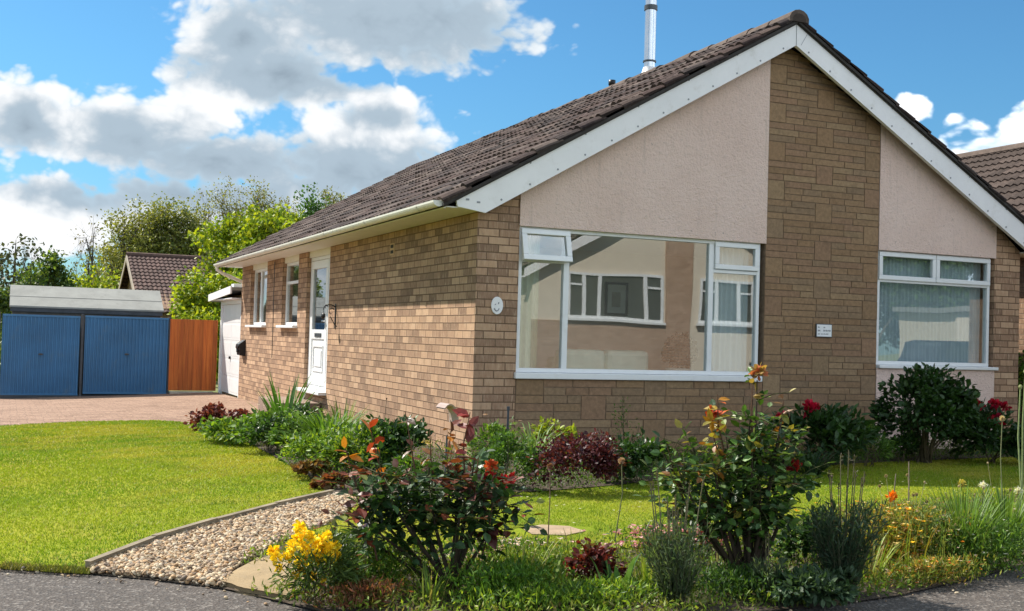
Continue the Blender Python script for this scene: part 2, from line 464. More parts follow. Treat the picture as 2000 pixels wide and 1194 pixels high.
M_curt = simple('sheer_curtain', (.58, .65, .70), .9, var=.04)
M_gcurt = simple('green_curtain', (.50, .53, .40), .9, var=.08)
M_pot = simple('dark_pot', (.10, .065, .045), .7)
M_ptile = simple('patio', (.4, .36, .3), .9)

m, N = mat('orange_timber'); co = objco(N)
g = N.noise(N.vm('MULTIPLY', co, (26, 26, 1.6)), 1, 5, .65)
c = N.ramp(g, [(.25, (.36, .070, .010)), (.5, (.52, .125, .016)), (.75, (.66, .185, .03))])
sx_ = N.n('ShaderNodeSeparateXYZ'); N.L.new(co, sx_.inputs[0])
wn_ = N.n('ShaderNodeTexWhiteNoise'); wn_.noise_dimensions = '1D'
N.L.new(N.m('FLOOR', N.m('DIVIDE', sx_.outputs[0], .1)), wn_.inputs['W'])
c = N.mix(1.0, c, N.ramp(wn_.outputs['Value'], [(0, (.72,)*3), (1, (1.15,)*3)]), 'MULTIPLY')
N.put(N.b.inputs['Base Color'], c); N.b.inputs['Roughness'].default_value = .7
bump(N, g, .3, .005)
M_timber = m

def glassmat(name, refl, tint=(.93, .96, .95), wob=0.0):
    m, N = mat(name)
    tr = N.n('ShaderNodeBsdfTransparent'); tr.inputs[0].default_value = (*tint, 1)
    gl = N.n('ShaderNodeBsdfGlossy'); gl.inputs['Roughness'].default_value = 0.0
    gl.inputs[0].default_value = (.97, .98, 1, 1)
    ge = N.n('ShaderNodeNewGeometry'); dt = N.n('ShaderNodeVectorMath', operation='DOT_PRODUCT')
    N.L.new(ge.outputs['True Normal'], dt.inputs[0]); N.L.new(ge.outputs['Incoming'], dt.inputs[1])
    k = N.m('SUBTRACT', 1.0, N.m('ABSOLUTE', dt.outputs['Value'], 0.0), clamp=True)
    fac = N.m('ADD', N.m('MULTIPLY', N.m('POWER', k, 5.0), 0.9), 0.04+refl, clamp=True)
    mx = N.n('ShaderNodeMixShader')
    N.L.new(fac, mx.inputs[0]); N.L.new(tr.outputs[0], mx.inputs[1]); N.L.new(gl.outputs[0], mx.inputs[2])
    N.L.new(mx.outputs[0], N.out.inputs[0])
    if wob:
        b = N.n('ShaderNodeBump'); b.inputs['Strength'].default_value = wob; b.inputs['Distance'].default_value = 0.02
        N.L.new(N.noise(objco(N), 1.3, 0, .4), b.inputs['Height']); N.L.new(b.outputs[0], gl.inputs['Normal'])
    return m
M_glass = glassmat('window_glass', 0.105, wob=0.07)
M_glass2 = glassmat('obscure_glass', 0.12, (.7, .76, .78))

# ================================================================== ground, road, lawn, beds
def sheet(name, pts, dz, mt, kind='structure', thick=0.0):
    bm = bmesh.new()
    vs = [bm.verts.new((p[0], p[1], 0)) for p in pts]
    bm.faces.new(vs)
    ys = [p[1] for p in pts]; xs = [p[0] for p in pts]
    for a, lo, hi in ((1, min(ys), max(ys)), (0, min(xs), max(xs))):
        k = math.floor(lo) + 1
        while k < hi:
            no = (0, 1, 0) if a else (1, 0, 0)
            if -10 < k < 20:
                bmesh.ops.bisect_plane(bm, geom=bm.verts[:] + bm.edges[:] + bm.faces[:], plane_co=(k*no[0], k*no[1], 0), plane_no=no)
            k += 1
    for v in bm.verts: v.co.z = float(gz(v.co.x, v.co.y)) + dz
    bmesh.ops.recalc_face_normals(bm, faces=bm.faces)
    for f in bm.faces:
        if f.normal.z < 0: f.normal_flip()
    me = bpy.data.meshes.new(name); 
    uvl = bm.loops.layers.uv.new('UVMap')
    for f in bm.faces:
        for l in f.loops: l[uvl].uv = (l.vert.co.x, l.vert.co.y)
    bm.to_mesh(me); bm.free(); me.materials.append(mt)
    o = bpy.data.objects.new(name, me); COL.objects.link(o)
    tag(o, kind=kind)
    return o

m, N = mat('rough_ground'); co = objco(N)
c = N.ramp(N.noise(co, .35, 6, .65), [(.3, (.10, .13, .03)), (.6, (.16, .17, .05)), (.8, (.2, .17, .09))])
N.put(N.b.inputs['Base Color'], c); N.b.inputs['Roughness'].default_value = .95; bump(N, N.noise(co, 12, 4, .6), .4, .03)
M_ground = m
m, N = mat('asphalt'); co = objco(N)
ag = N.n('ShaderNodeTexVoronoi'); N.L.new(co, ag.inputs['Vector']); ag.inputs['Scale'].default_value = 72
c = N.ramp(N.noise(co, .8, 6, .65), [(.3, (.050, .041, .035)), (.7, (.090, .073, .062))])
wnc = N.n('ShaderNodeSeparateColor'); N.L.new(ag.outputs['Color'], wnc.inputs[0])
c = N.mix(N.step(wnc.outputs[0], .72, .95, 0, .55), c, (.26, .235, .21))
c = N.mix(N.step(wnc.outputs[1], .7, .95, 0, .6), c, (.04, .038, .038))
c = N.mix(N.step(N.noise(co, 5, 6, .75), .56, .72, 0, .4), c, (.055, .05, .048))
c = N.mix(N.step(N.noise(co, 17, 5, .8), .63, .7, 0, .6), c, (.30, .27, .23))
N.put(N.b.inputs['Base Color'], c); N.b.inputs['Roughness'].default_value = .9
bump(N, N.m('ADD', ag.outputs['Distance'], N.noise(co, 40, 5, .7)), .7, .012)
M_asph = m
m, N = mat('lawn_turf'); co = objco(N)
a = N.noise(co, .55, 5, .6); b2 = N.noise(N.vm('MULTIPLY', co, (1.0, 1.6, 1)), 1.7, 5, .65); f = N.noise(co, 38, 4, .7)
c = N.ramp(a, [(.3, (.13, .19, .010)), (.5, (.23, .26, .016)), (.7, (.32, .29, .03))])
c = N.mix(N.step(b2, .5, .72, 0, .55), c, (.30, .255, .055))
c = N.mix(N.step(f, .45, .75, 0, .5), c, (.07, .11, .012))
N.put(N.b.inputs['Base Color'], c); N.b.inputs['Roughness'].default_value = .95; N.b.inputs['Specular IOR Level'].default_value = .1
bump(N, f, .6, .02)
M_lawn = m
M_soil = simple('bed_soil', (.060, .042, .028), .98, var=.4, scale=9, bmp=.9, bscale=35)
M_grit = simple('gravel_base', (.20, .16, .115), .95, var=.35, scale=30, bmp=.8, bscale=70)

def grid_axis(lo, hi, fine_lo, fine_hi, fine, coarse):
    a = list(np.arange(lo, fine_lo, coarse)) + list(np.arange(fine_lo, fine_hi, fine)) + list(np.arange(fine_hi, hi+1, coarse))
    return np.unique(np.array(a, float))
gx = grid_axis(-300, 320, -14, 16, 2, 26); gy = grid_axis(-180, 420, -14, 46, 2, 26)
X, Y = np.meshgrid(gx, gy); Z = gz(X, Y) - 0.03
nx, ny = len(gx), len(gy)
idx = np.arange(nx*ny).reshape(ny, nx)
F = np.stack([idx[:-1, :-1].ravel(), idx[:-1, 1:].ravel(), idx[1:, 1:].ravel(), idx[1:, :-1].ravel()], 1)
g = Geo(); g.add(np.stack([X.ravel(), Y.ravel(), Z.ravel()], 1), F)
tag(g.build('ground', M_ground), kind='structure')

# outlines read off the photograph with the sight line of each corner
def P(*a): return [gp(*q)[:2] for q in a]
road_edge = P((0, 1107), (90, 1113), (180, 1118), (300, 1129), (430, 1146), (500, 1161), (580, 1181), (640, 1196))
road_edge += [np.array(q) for q in ((-2.55, -6.12), (-2.0, -6.36), (-1.5, -6.46))]
road_edge += P((1480, 1193), (1600, 1183), (1750, 1162), (1880, 1133), (2000, 1102))
road_edge += [np.array(q) for q in ((2.6, -5.35), (6.0, -4.0), (16, -.5))]
road = [np.array((-40., -4.35)), np.array((-9, -4.3))] + [q + np.array((.05, .12)) for q in road_edge] + [np.array((60., 12.)), np.array((60., -14.)), np.array((20, -21.)), np.array((-40., -21.))]
sheet('road', road, -0.014, M_asph)
kerb = P((170, 1113), (300, 1062), (420, 1026), (540, 994), (648, 969))
bededge = P((645, 966), (600, 930), (560, 907), (520, 885), (470, 858), (430, 842), (408, 828))
drive_edge = P((408, 826), (300, 821), (150, 824), (0, 832))
lawn = kerb + bededge[1:] + drive_edge[1:] + [np.array((-9.5, 3.9)), np.array((-9.5, -4.3))] + road_edge[:3]
sheet('lawn', lawn, 0.0, M_lawn)
drive = list(reversed(drive_edge)) + [np.array((-1.0, 5.9)), np.array((-.02, 7.9)), np.array((-.02, 15.45)), np.array((-9.5, 15.45)), np.array((-9.5, 3.9))]
drive = drive[:4] + drive[4:]
sheet('driveway', drive, -0.006, M_pave)
frontbed_edge = P((648, 969), (780, 968), (930, 966), (1060, 962), (1200, 950), (1300, 938), (1420, 926), (1560, 915), (1700, 905), (2000, 893))
sidebed = bededge[::-1] + frontbed_edge[1:] + [np.array((9.6, -2.1)), np.array((9.6, .05)), np.array((-.0, .05)), np.array((.01, 7.9)), np.array((-1.0, 5.9))]
sheet('bed_soil', sidebed, 0.012, M_soil)
gravel = P((170, 1113), (300, 1062), (420, 1026), (540, 994), (648, 969), (700, 972), (680, 1000), (640, 1026), (590, 1042), (530, 1072), (455, 1112), (440, 1147)) + road_edge[3:1:-1]
sheet('gravel_path', gravel, -0.008, M_grit)
border_back = P((440, 1147), (455, 1112), (530, 1072), (590, 1042), (700, 1062), (830, 1075), (960, 1068), (1250, 1072), (1430, 1066), (1530, 1020), (1640, 1000), (1800, 985), (2000, 965))
border = border_back + [np.array((4.2, -3.3)), np.array((6.0, -4.0)), np.array((2.6, -5.35))] + road_edge[:0] + list(reversed(road_edge[4:16]))
sheet('border_soil', border, -0.004, M_soil)
flawn = frontbed_edge + [np.array((9.6, -2.1)), np.array((9.6, -2.6)), np.array((4.2, -3.3))] + list(reversed(border_back[3:])) + P((640, 1026), (680, 1000), (700, 972))
sheet('front_lawn', flawn, 0.004, M_lawn)

def inside(poly, p):
    poly = np.asarray(poly); x, y = p[:, 0], p[:, 1]; res = np.zeros(len(p), bool)
    j = len(poly)-1
    for i in range(len(poly)):
        xi, yi = poly[i]; xj, yj = poly[j]
        c = ((yi > y) != (yj > y)) & (x < (xj-xi)*(y-yi)/(yj-yi+1e-12)+xi)
        res ^= c; j = i
    return res
def scatter(poly, n):
    poly = np.asarray(poly); lo = poly.min(0); hi = poly.max(0)
    out = []
    tot = 0
    while tot < n:
        p = lo + rng.random((n*2, 2))*(hi-lo); p = p[inside(poly, p)]
        out.append(p); tot += len(p)
    return np.vstack(out)[:n]
def vnoise(p, s, seed):
    """cheap smooth value noise on points"""
    r = np.random.default_rng(seed); ph = r.random((6, 3))*6.28; k = r.normal(0, 1, (6, 2))*s
    return sum(np.sin(p @ k[i] + ph[i, 0]) for i in range(6))/6*1.7
SLABS = []
def clear(p):
    k = np.ones(len(p), bool)
    for c_, r_ in SLABS: k &= np.linalg.norm((p-c_)/r_, axis=1) > 1
    return p[k]
def turf(name, poly, n, hmin, hmax, cols):
    p = clear(scatter(poly, n)); n = len(p)
    d = np.linalg.norm(p - CAM[:2], axis=1)
    keep = rng.random(n) < np.clip(9.0/d, .25, 1); p = p[keep]; d = d[keep]; n = len(p)
    z = gz(p[:, 0], p[:, 1])
    h = hmin + rng.random(n)*(hmax-hmin); ang = rng.random(n)*6.283
    w = (.0022 + .0016*rng.random(n))*np.clip(d/8, 1, 2.2)
    dr = np.stack([np.cos(ang), np.sin(ang), np.zeros(n)], 1)
    lean = rng.normal(0, .5, (n, 2))
    b = np.stack([p[:, 0], p[:, 1], z], 1)
    V = np.stack([b - dr*w[:, None], b + dr*w[:, None], b + np.stack([lean[:, 0]*h, lean[:, 1]*h, h], 1)], 1)
    t = np.clip(.5 + .8*vnoise(p, 1.7, 3) + rng.normal(0, .25, n), 0, 1)
    t2 = np.clip(vnoise(p*np.array([.8, 1.7]), 3.6, 8)*.9 + .7*vnoise(p, 1.2, 5)+.1 + rng.normal(0, .25, n), 0, 1)
    c = (1-t)[:, None]*np.array(cols[0]) + t[:, None]*np.array(cols[1])
    c = c*(1-.7*t2)[:, None] + .7*t2[:, None]*np.array(cols[2])
    t3 = np.clip(vnoise(p, 9.0, 31)*1.3-.45, 0, 1)[:, None]; c = c*(1-.45*t3)+.45*t3*np.array((.07, .15, .012)); h = h*(1+.45*np.clip(vnoise(p, 6.0, 33), -1, 1.6))
    dry = rng.random(n) < .05; c[dry] = (.36, .30, .13)
    g = Geo(); g.add(V.reshape(-1, 3), np.arange(3*n).reshape(-1, 3), np.repeat(c, 3, 0))
    o = g.build(name, M_grass)
    return o
SLABS += [(gp(1078, 1037)[:2], np.array((.30, .17))), (gp(515, 1128)[:2], np.array((.33, .30)))]
TURFC = ((.11, .225, .010), (.235, .305, .016), (.44, .37, .065))
tag(turf('grass', lawn, 380000, .007, .020, TURFC), 'short sunlit yellow green grass of the left lawn', 'grass', kind='stuff')
tag(turf('grass', flawn, 190000, .007, .022, TURFC), 'short grass of the front lawn half in house shadow', 'grass', kind='stuff')

# pebbles: thousands, one mass
def ico():
    bm = bmesh.new(); bmesh.ops.create_icosphere(bm, subdivisions=2, radius=1)
    V = np.array([v.co[:] for v in bm.verts]); F = np.array([[v.index for v in f.verts] for f in bm.faces]); bm.free()
    return V, F
IV, IF = ico()
def stones(poly, n, smin, smax, cols, zoff=0.0):
    p = scatter(poly, n); g = Geo()
    s = smin + (smax-smin)*rng.random(n)**1.6
    sc = np.stack([s*(.8+.5*rng.random(n)), s*(.7+.3*rng.random(n)), s*(.45+.25*rng.random(n))], 1)
    a = rng.random(n)*6.283; ca, sa = np.cos(a), np.sin(a)
    V = IV[None]*sc[:, None, :]
    V = np.stack([V[..., 0]*ca[:, None]-V[..., 1]*sa[:, None], V[..., 0]*sa[:, None]+V[..., 1]*ca[:, None], V[..., 2]], 2)
    tl = rng.normal(0, .35, (n, 2)); V[..., 2] += V[..., 0]*tl[:, :1]+V[..., 1]*tl[:, 1:]
    z = gz(p[:, 0], p[:, 1]) + zoff + rng.random(n)*.022
    V += np.stack([p[:, 0], p[:, 1], z], 1)[:, None, :]
    k = len(IV); F = (IF[None] + (np.arange(n)*k)[:, None, None]).reshape(-1, 3)
    C = np.array(cols)[rng.integers(0, len(cols), n)]*(0.75+.5*rng.random((n, 1)))
    g.add(V.reshape(-1, 3), F, np.repeat(C, k, 0))
    return g
M_peb = colmat('pebble', .75, .2, 40, .2, 120, .35)
PEBC = [(.42, .30, .18), (.46, .35, .22), (.32, .21, .12), (.50, .41, .28), (.24, .165, .105), (.42, .26, .13), (.17, .125, .09), (.46, .38, .28)]
tag(stones(gravel, 17000, .006, .0175, PEBC).build('pebbles', M_peb, smooth=True), 'rounded tan and cream pebbles covering the gravel path', 'gravel', kind='stuff')

# edging board between lawn and gravel
g = Geo()
kp = np.array([(*q, 0) for q in kerb]); 
for i in range(len(kp)-1):
    a, b = kp[i], kp[i+1]; d = (b-a)/np.linalg.norm(b-a); nn = np.array([d[1], -d[0], 0])*.015
    e = d*.002
    g.prism([a-nn+e+(0, 0, -.05), b-nn-e+(0, 0, -.05), b+nn-e+(0, 0, -.05), a+nn+e+(0, 0, -.05)], (0, 0, .094 + .004*(i % 2)))
tag(g.build('lawn_edging', M_edge, bevel=.005), 'weathered edging board between left lawn and gravel', 'edging')
# flagstone and stepping stone
def slab(name, pts, th, mt, label, cat, dz=0.0):
    c = np.mean(pts, 0); g = Geo()
    P2 = []
    n = len(pts)
    for i in range(n):
        a, b = np.array(pts[i]), np.array(pts[(i+1) % n])
        for k in range(4):
            q = a+(b-a)*k/4; P2.append(((q-c)*(1+rng.normal(0, .012))))
    g.prism([(q[0], q[1], dz) for q in P2], (0, 0, th))
    o = g.build(name, mt, bevel=.008); o.location = (c[0], c[1], float(gz(c[0], c[1])))
    return tag(o, label, cat)
slab('flagstone', P((428, 1140), (505, 1098), (560, 1086), (600, 1100), (590, 1150), (560, 1170), (480, 1156)), .035, M_flag, 'large yellow sandstone flag at the end of the gravel', 'paving slab', -.015)
slab('stepping_stone', P((1018, 1033), (1060, 1028), (1110, 1031), (1140, 1040), (1105, 1048), (1040, 1046)), .022, M_dull, 'flat buff stepping stone set in the front lawn', 'stepping stone', -.012)

# ================================================================== the bungalow
SL = 0.572           # roof slope
AX = 3.815           # ridge line
HW = 7.617           # width of the front
LEN = 12.88
SOF = 2.53
house = thing('bungalow', 'buff brick bungalow with pink rendered gable, stone panel and brown tiled roof', 'bungalow')
def barge_bot(x): return 4.715 - 0.580*abs(x-AX)
def roof_z(x): return 5.03 - SL*abs(x-AX)
# brick skin --------------------------------------------------------
def wall_cells(g, us, vs, hole, fn, depth, flip=False):
    """skin of rectangles between the cuts us, vs, leaving out holes and lining them to the given depth"""
    nu, nv = len(us)-1, len(vs)-1
    H = [[hole((us[i]+us[i+1])/2, (vs[j]+vs[j+1])/2) for j in range(nv)] for i in range(nu)]
    for i in range(nu):
        for j in range(nv):
            if not H[i][j]:
                g.quad(fn(us[i], vs[j], 0), fn(us[i+1], vs[j], 0), fn(us[i+1], vs[j+1], 0), fn(us[i], vs[j+1], 0))
            else:
                a, b, c, d = us[i], us[i+1], vs[j], vs[j+1]
                if i == 0 or not H[i-1][j]: g.quad(fn(a, c, 0), fn(a, d, 0), fn(a, d, depth), fn(a, c, depth))
                if i == nu-1 or not H[i+1][j]: g.quad(fn(b, c, 0), fn(b, d, 0), fn(b, d, depth), fn(b, c, depth))
                if j == 0 or not H[i][j-1]: g.quad(fn(a, c, 0), fn(b, c, 0), fn(b, c, depth), fn(a, c, depth))
                if j == nv-1 or not H[i][j+1]: g.quad(fn(a, d, 0), fn(b, d, 0), fn(b, d, depth), fn(a, d, depth))
side = lambda u, v, w: (w, u, v)
D0, D1 = 5.86, 7.27          # door opening
W2 = (7.87, 9.08, 1.30); W1 = (10.39, 11.93, 1.30)
def side_hole(u, v):
    return (D0 < u < D1 and v > .30) or (W2[0] < u < W2[1] and v > W2[2]) or (W1[0] < u < W1[1] and v > W1[2])
g = Geo()
wall_cells(g, [0, D0, D1, W2[0], W2[1], W1[0], W1[1], LEN], [-.45, .30, 1.30, SOF+.02], side_hole, side, .14)
# front pillars, right wall, back wall
g.quad((0, 0, -.3), (.475, 0, -.3), (.475, 0, 3.1), (0, 0, 3.1)) if False else None
g.poly([(0, 0, -.3), (.475, 0, -.3), (.475, 0, barge_bot(.475)+.12), (0, 0, SOF+.02)])
g.quad((.475, 0, -.3), (.475, .16, -.3), (.475, .16, 2.9), (.475, 0, 2.9))
g.poly([(7.178, 0, -.3), (HW, 0, -.3), (HW, 0, SOF+.02), (7.178, 0, barge_bot(7.178)+.12)])
g.quad((7.178, 0, -.3), (7.178, .16, -.3), (7.178, .16, 2.7), (7.178, 0, 2.7))
g.quad((HW, 0, -.4), (HW, LEN, -.5), (HW, LEN, SOF+.02), (HW, 0, SOF+.02))
g.poly([(0, LEN, -.5), (HW, LEN, -.5), (HW, LEN, SOF), (AX, LEN, 4.85), (0, LEN, SOF)])
g.build('brick_wall', M_brick, house)
# stone panel with square blocks among thin courses ------------------
def stone_panel(x0, x1, z0, ztop, ch, cols, sq, sqcols, per, zlab):
    g = Geo(); g2 = Geo()
    PAL = [(.278, .178, .103), (.290, .187, .108), (.268, .168, .096), (.300, .202, .118), (.278, .172, .106), (.262, .176, .108)]
    nrow = int((5.0-z0)/ch)+1
    for r_ in range(nrow):
        za, zb = z0+r_*ch, z0+(r_+1)*ch
        k = r_ % per
        blocks = []          # squares on this row: (xa, xb, first row?)
        for (cx0, cx1, start) in sqcols:
            if (r_-start) % per < 3: blocks.append((cx0, cx1, (r_-start) % per == 0))
        blocks.sort()
        x = x0; gaps = []
        for b in blocks:
            if b[0] > x+.01: gaps.append((x, b[0]))
            x = b[1]
            if b[2]:
                za2, zb2 = za, za+3*ch
                piece(g, b[0], b[1], za2, zb2, PAL[rng.integers(len(PAL))], ztop, 0.004)
        if x < x1-.01: gaps.append((x, x1))
        for a, b in gaps:
            while a < b-.001:
                w = .20 + rng.random()*.33
                if b-(a+w) < .14: w = b-a
                piece(g, a, a+w, za, zb, PAL[rng.integers(len(PAL))], ztop, 0.0)
                a += w
    return g
def piece(g, a, b, c, d, col, ztop, extra):
    j = .003
    a += j; b -= j; c += j; d -= j
    ta, tb = ztop(a), ztop(b)
    if c > max(ta, tb): return
    d1, d2 = min(d, max(ta, c+.001)), min(d, max(tb, c+.001))
    y1 = -.003 - extra*.3 - rng.random()*.004; y0 = .03; h = .0025
    col = np.array(col)*(0.93+.14*rng.random())
    V = [(a, y0, c), (b, y0, c), (b, y0, d2), (a, y0, d1), (a+h, y1, c+h), (b-h, y1, c+h), (b-h, y1, d2-h), (a+h, y1, d1-h)]
    V = [(x, y, z) for x, y, z in V]
    F = [(4, 5, 6, 7), (0, 1, 5, 4), (1, 2, 6, 5), (2, 3, 7, 6), (3, 0, 4, 7)]
    g.add(V, F, col)
X3, X4 = 3.596, 5.262
ztop = lambda x: barge_bot(x) + .06
sqL = [(X3, X3+.245, 0), (X3+.70, X3+.945, 3), (X4-.235, X4, 0)]
stone_panel(X3, X4, -.22, ztop, .0752, None, None, sqL, 6, None).build('stone_panel', M_stone, house)
sq2 = [(.478, .80, 5), (2.02, 2.30, 5), (1.25, 1.55, 2)]
stone_panel(.478, X3-.004, -.3, lambda x: .815, .086, None, None, sq2, 6, None).build('stone_panel', M_stone, house)
g = Geo()
g.prism([(X3, .002, -.3), (X4, .002, -.3), (X4, .002, barge_bot(X4)+.1), (AX, .002, 4.78), (X3, .002, barge_bot(X3)+.1)], (0, .1, 0))
g.box(.478, X3-.002, .002, .11, -.3, .815)
g.build('mortar_backing', M_mortar, house)
# rendered panels ---------------------------------------------------
def rend(pts):
    g = Geo(); g.prism([(x, -.014, z) for x, z in pts], (0, .16, 0)); return g
rend([(.475, 2.42), (X3-.003, 2.42), (X3-.003, barge_bot(X3)+.1), (.475, barge_bot(.475)+.1)]).build('render_panel', M_render, house, bevel=.006)
rend([(X4+.003, 2.445), (7.18, 2.445), (7.18, barge_bot(7.18)+.1), (X4+.003, barge_bot(X4)+.1)]).build('render_panel', M_render, house, bevel=.006)
rend([(X4+.003, -.2), (7.18, -.2), (7.18, 1.0), (X4+.003, 1.0)]).build('render_panel', M_render, house, bevel=.006)

# windows -----------------------------------------------------------
def bars(g, fn, u0, u1, v0, v1, w0, w1, t):
    """a rectangular frame of four butted bars"""
    for a, b, c, d in ((u0, u1, v0, v0+t), (u0, u1, v1-t, v1), (u0, u0+t, v0+t, v1-t), (u1-t, u1, v0+t, v1-t)):
        bx(g, fn, a, b, c, d, w0, w1)
def bx(g, fn, a, b, c, d, w0, w1):
    p, q = fn(a, c, w0), fn(b, d, w1)
    g.box(min(p[0], q[0]), max(p[0], q[0]), min(p[1], q[1]), max(p[1], q[1]), min(p[2], q[2]), max(p[2], q[2]))
def pane(fn, a, b, c, d, w, parent, mt=None):
    g = Geo(); bx(g, fn, a, b, c, d, w, w+.006)
    return g.build('glass_pane', mt or M_glass, parent)
front = lambda u, v, w: (u, w, v)      # w grows into the house
def casement(fn, a, b, c, d, w, parent, t=.055, mt=None, name='opening_light'):
    g = Geo(); bars(g, fn, a, b, c, d, w, w+.05, t)
    o = g.build(name, M_white, parent, bevel=.006)
    return o
# large living room window
g = Geo(); fr = .05
u0, u1, v0, v1 = .483, 3.552, .884, 2.418
bars(g, front, u0, u1, v0, v1, .035, .105, .045)
for u in (1.052, 2.885): bx(g, front, u-.033, u+.033, v0+.045, v1-.045, .036, .105)
bx(g, front, u0+.045, 1.019, 2.045, 2.085, .036, .105)
bx(g, front, 2.918, u1-.045, 2.045, 2.085, .036, .105)
win = g.build('window', M_white, house, bevel=.005)
g = Geo(); bx(g, front, .455, X3-.03, .818, .882, -.045, .12); g.build('sill', M_white, win, bevel=.008)
g = Geo(); bx(g, front, .47, X3-.005, 2.4185, 2.43, -.006, .1); g.build('head_trim', M_cream, win)
pane(front, u0+.045, 1.019, v0+.045, 2.045, .065, win)
pane(front, 1.085, 2.852, v0+.045, v1-.045, .065, win)
pane(front, 2.918, u1-.045, v0+.045, 2.045, .065, win)
# closed top light on the right
casement(front, 2.925, u1-.03, 2.09, v1-.02, .012, win)
pane(front, 2.975, u1-.08, 2.14, v1-.07, .035, win)
# open top light on the left, hinged at its head
og = Geo(); bars(og, front, u0+.02, 1.075, 2.055, v1-.02, .0, .05, .06)
ol = og.build('opening_light', M_white, win, bevel=.006)
pg = Geo(); bx(pg, front, u0+.07, 1.025, 2.105, v1-.07, .024, .03)
op = pg.build('glass_pane', M_glass, win)
for o in (ol, op):
    hz = v1-.02
    o.data.transform(Matrix.Translation((0, .012, hz)) @ Matrix.Rotation(R(-14), 4, 'X') @ Matrix.Translation((0, 0, -hz)))
# bedroom window
g = Geo(); u0, u1, v0, v1 = X4+.022, 7.135, 1.045, 2.44
bars(g, front, u0, u1, v0, v1, .035, .105, .045)
bx(g, front, 6.19, 6.23, 2.10, v1-.045, .036, .105)
bx(g, front, u0+.045, u1-.045, 2.055, 2.10, .036, .105)
win2 = g.build('window', M_white, house, bevel=.005)
g = Geo(); bx(g, front, X4+.006, 7.215, 1.003, 1.043, -.06, .12); g.build('sill', M_white, win2, bevel=.008)
pane(front, u0+.045, u1-.045, v0+.045, 2.055, .065, win2)
for a, b in ((u0+.015, 6.205), (6.215, u1-.015)):
    casement(front, a, b, 2.085, v1-.015, .012, win2)
    pane(front, a+.05, b-.05, 2.135, v1-.065, .035, win2)
# side windows
def side_window(a, b, sill, horizontal):
    g = Geo()
    bars(g, side, a, b, sill+.045, SOF-.10, .07, .13, .05)
    if horizontal:
        bx(g, side, a+.05, b-.05, 2.06, 2.11, .071, .13)
    else:
        mid = a+(b-a)*.56
        bx(g, side, mid-.04, mid+.04, sill+.095, SOF-.15, .071, .13)
    w = g.build('window', M_white, house, bevel=.005)
    g = Geo(); bx(g, side, a-.035, b+.035, sill-.005, sill+.04, -.085, .13); g.build('sill', M_white, w, bevel=.008)
    if horizontal:
        pane(side, a+.05, b-.05, sill+.095, 2.06, .095, w); pane(side, a+.05, b-.05, 2.11, SOF-.15, .095, w)
    else:
        pane(side, a+.05, mid-.04, sill+.095, SOF-.15, .095, w); pane(side, mid+.04, b-.05, sill+.095, SOF-.15, .095, w)
    g = Geo(); bx(g, side, a+.003, b-.003, SOF-.098, SOF+.02, .03, .13); g.build('head_board', M_cream, w)
    return w
side_window(W2[0], W2[1], W2[2], True)
side_window(W1[0], W1[1], W1[2], False)
# door with a narrow side light
g = Geo()
bars(g, side, D0+.004, D1-.004, .345, SOF-.10, .06, .13, .055)
bx(g, side, 6.085, 6.14, .40, SOF-.155, .061, .13)
bx(g, side, D0+.059, 6.085, 1.20, 1.32, .061, .13)
df = g.build('door_frame', M_white, house, bevel=.005)
pane(side, D0+.059, 6.085, 1.32, SOF-.155, .095, df, M_glass2); pane(side, D0+.059, 6.085, .40, 1.20, .095, df, M_glass2)
g = Geo(); bx(g, side, D0+.003, D1-.003, SOF-.098, SOF+.02, .03, .13); g.build('head_board', M_cream, df)
g = Geo()
L0, L1 = 6.15, 7.205
bars(g, side, L0, L1, .41, SOF-.16, .055, .10, .13)
bx(g, side, L0+.13, L1-.13, 1.13, 1.28, .056, .10)
bx(g, side, L0+.13, L1-.13, .54, 1.13, .072, .10)
bars(g, side, L0+.22, L1-.22, .62, 1.04, .058, .072, .035)
bx(g, side, L0+.32, L1-.32, .70, .96, .060, .072)
door = g.build('door', M_white, house, bevel=.006)
pane(side, L0+.13, L1-.13, 1.28, SOF-.29, .08, door, M_glass2)
g = Geo(); bx(g, side, 6.45, 6.85, 1.165, 1.225, .045, .056); g.build('letter_plate', M_band, door, bevel=.003)
g = Geo(); bx(g, side, 6.20, 6.235, 1.30, 1.52, .042, .055); bx(g, side, 6.205, 6.32, 1.40, 1.425, .012, .042); g.build('handle', M_steel, door, bevel=.003)
g = Geo(); bx(g, side, D0-.02, D1+.06, .295, .343, -.12, .13); g.build('threshold', M_white, df, bevel=.008)
g = Geo(); g.box(-.62, -.02, 6.05, 7.75, -.35, .17); st = g.build('doorstep', M_step, house, bevel=.012)
# clear interior behind the side openings: pale room
g = Geo()
g.box(.16, .18, .3, 12.5, -.3, 2.6) if False else None
# vent brick
g = Geo(); bx(g, side, 2.74, 2.92, 2.235, 2.385, -.006, .02)
vb = g.build('vent_brick', simple('pale_terracotta', (.50, .33, .19), .9), house, bevel=.003)
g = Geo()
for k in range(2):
    bx(g, side, 2.775, 2.885, 2.255+.07*k, 2.295+.07*k, -.009, -.004)  # raised dark strips, painted shade in place of open slots
g.build('vent_slot_shade', M_dark, vb)

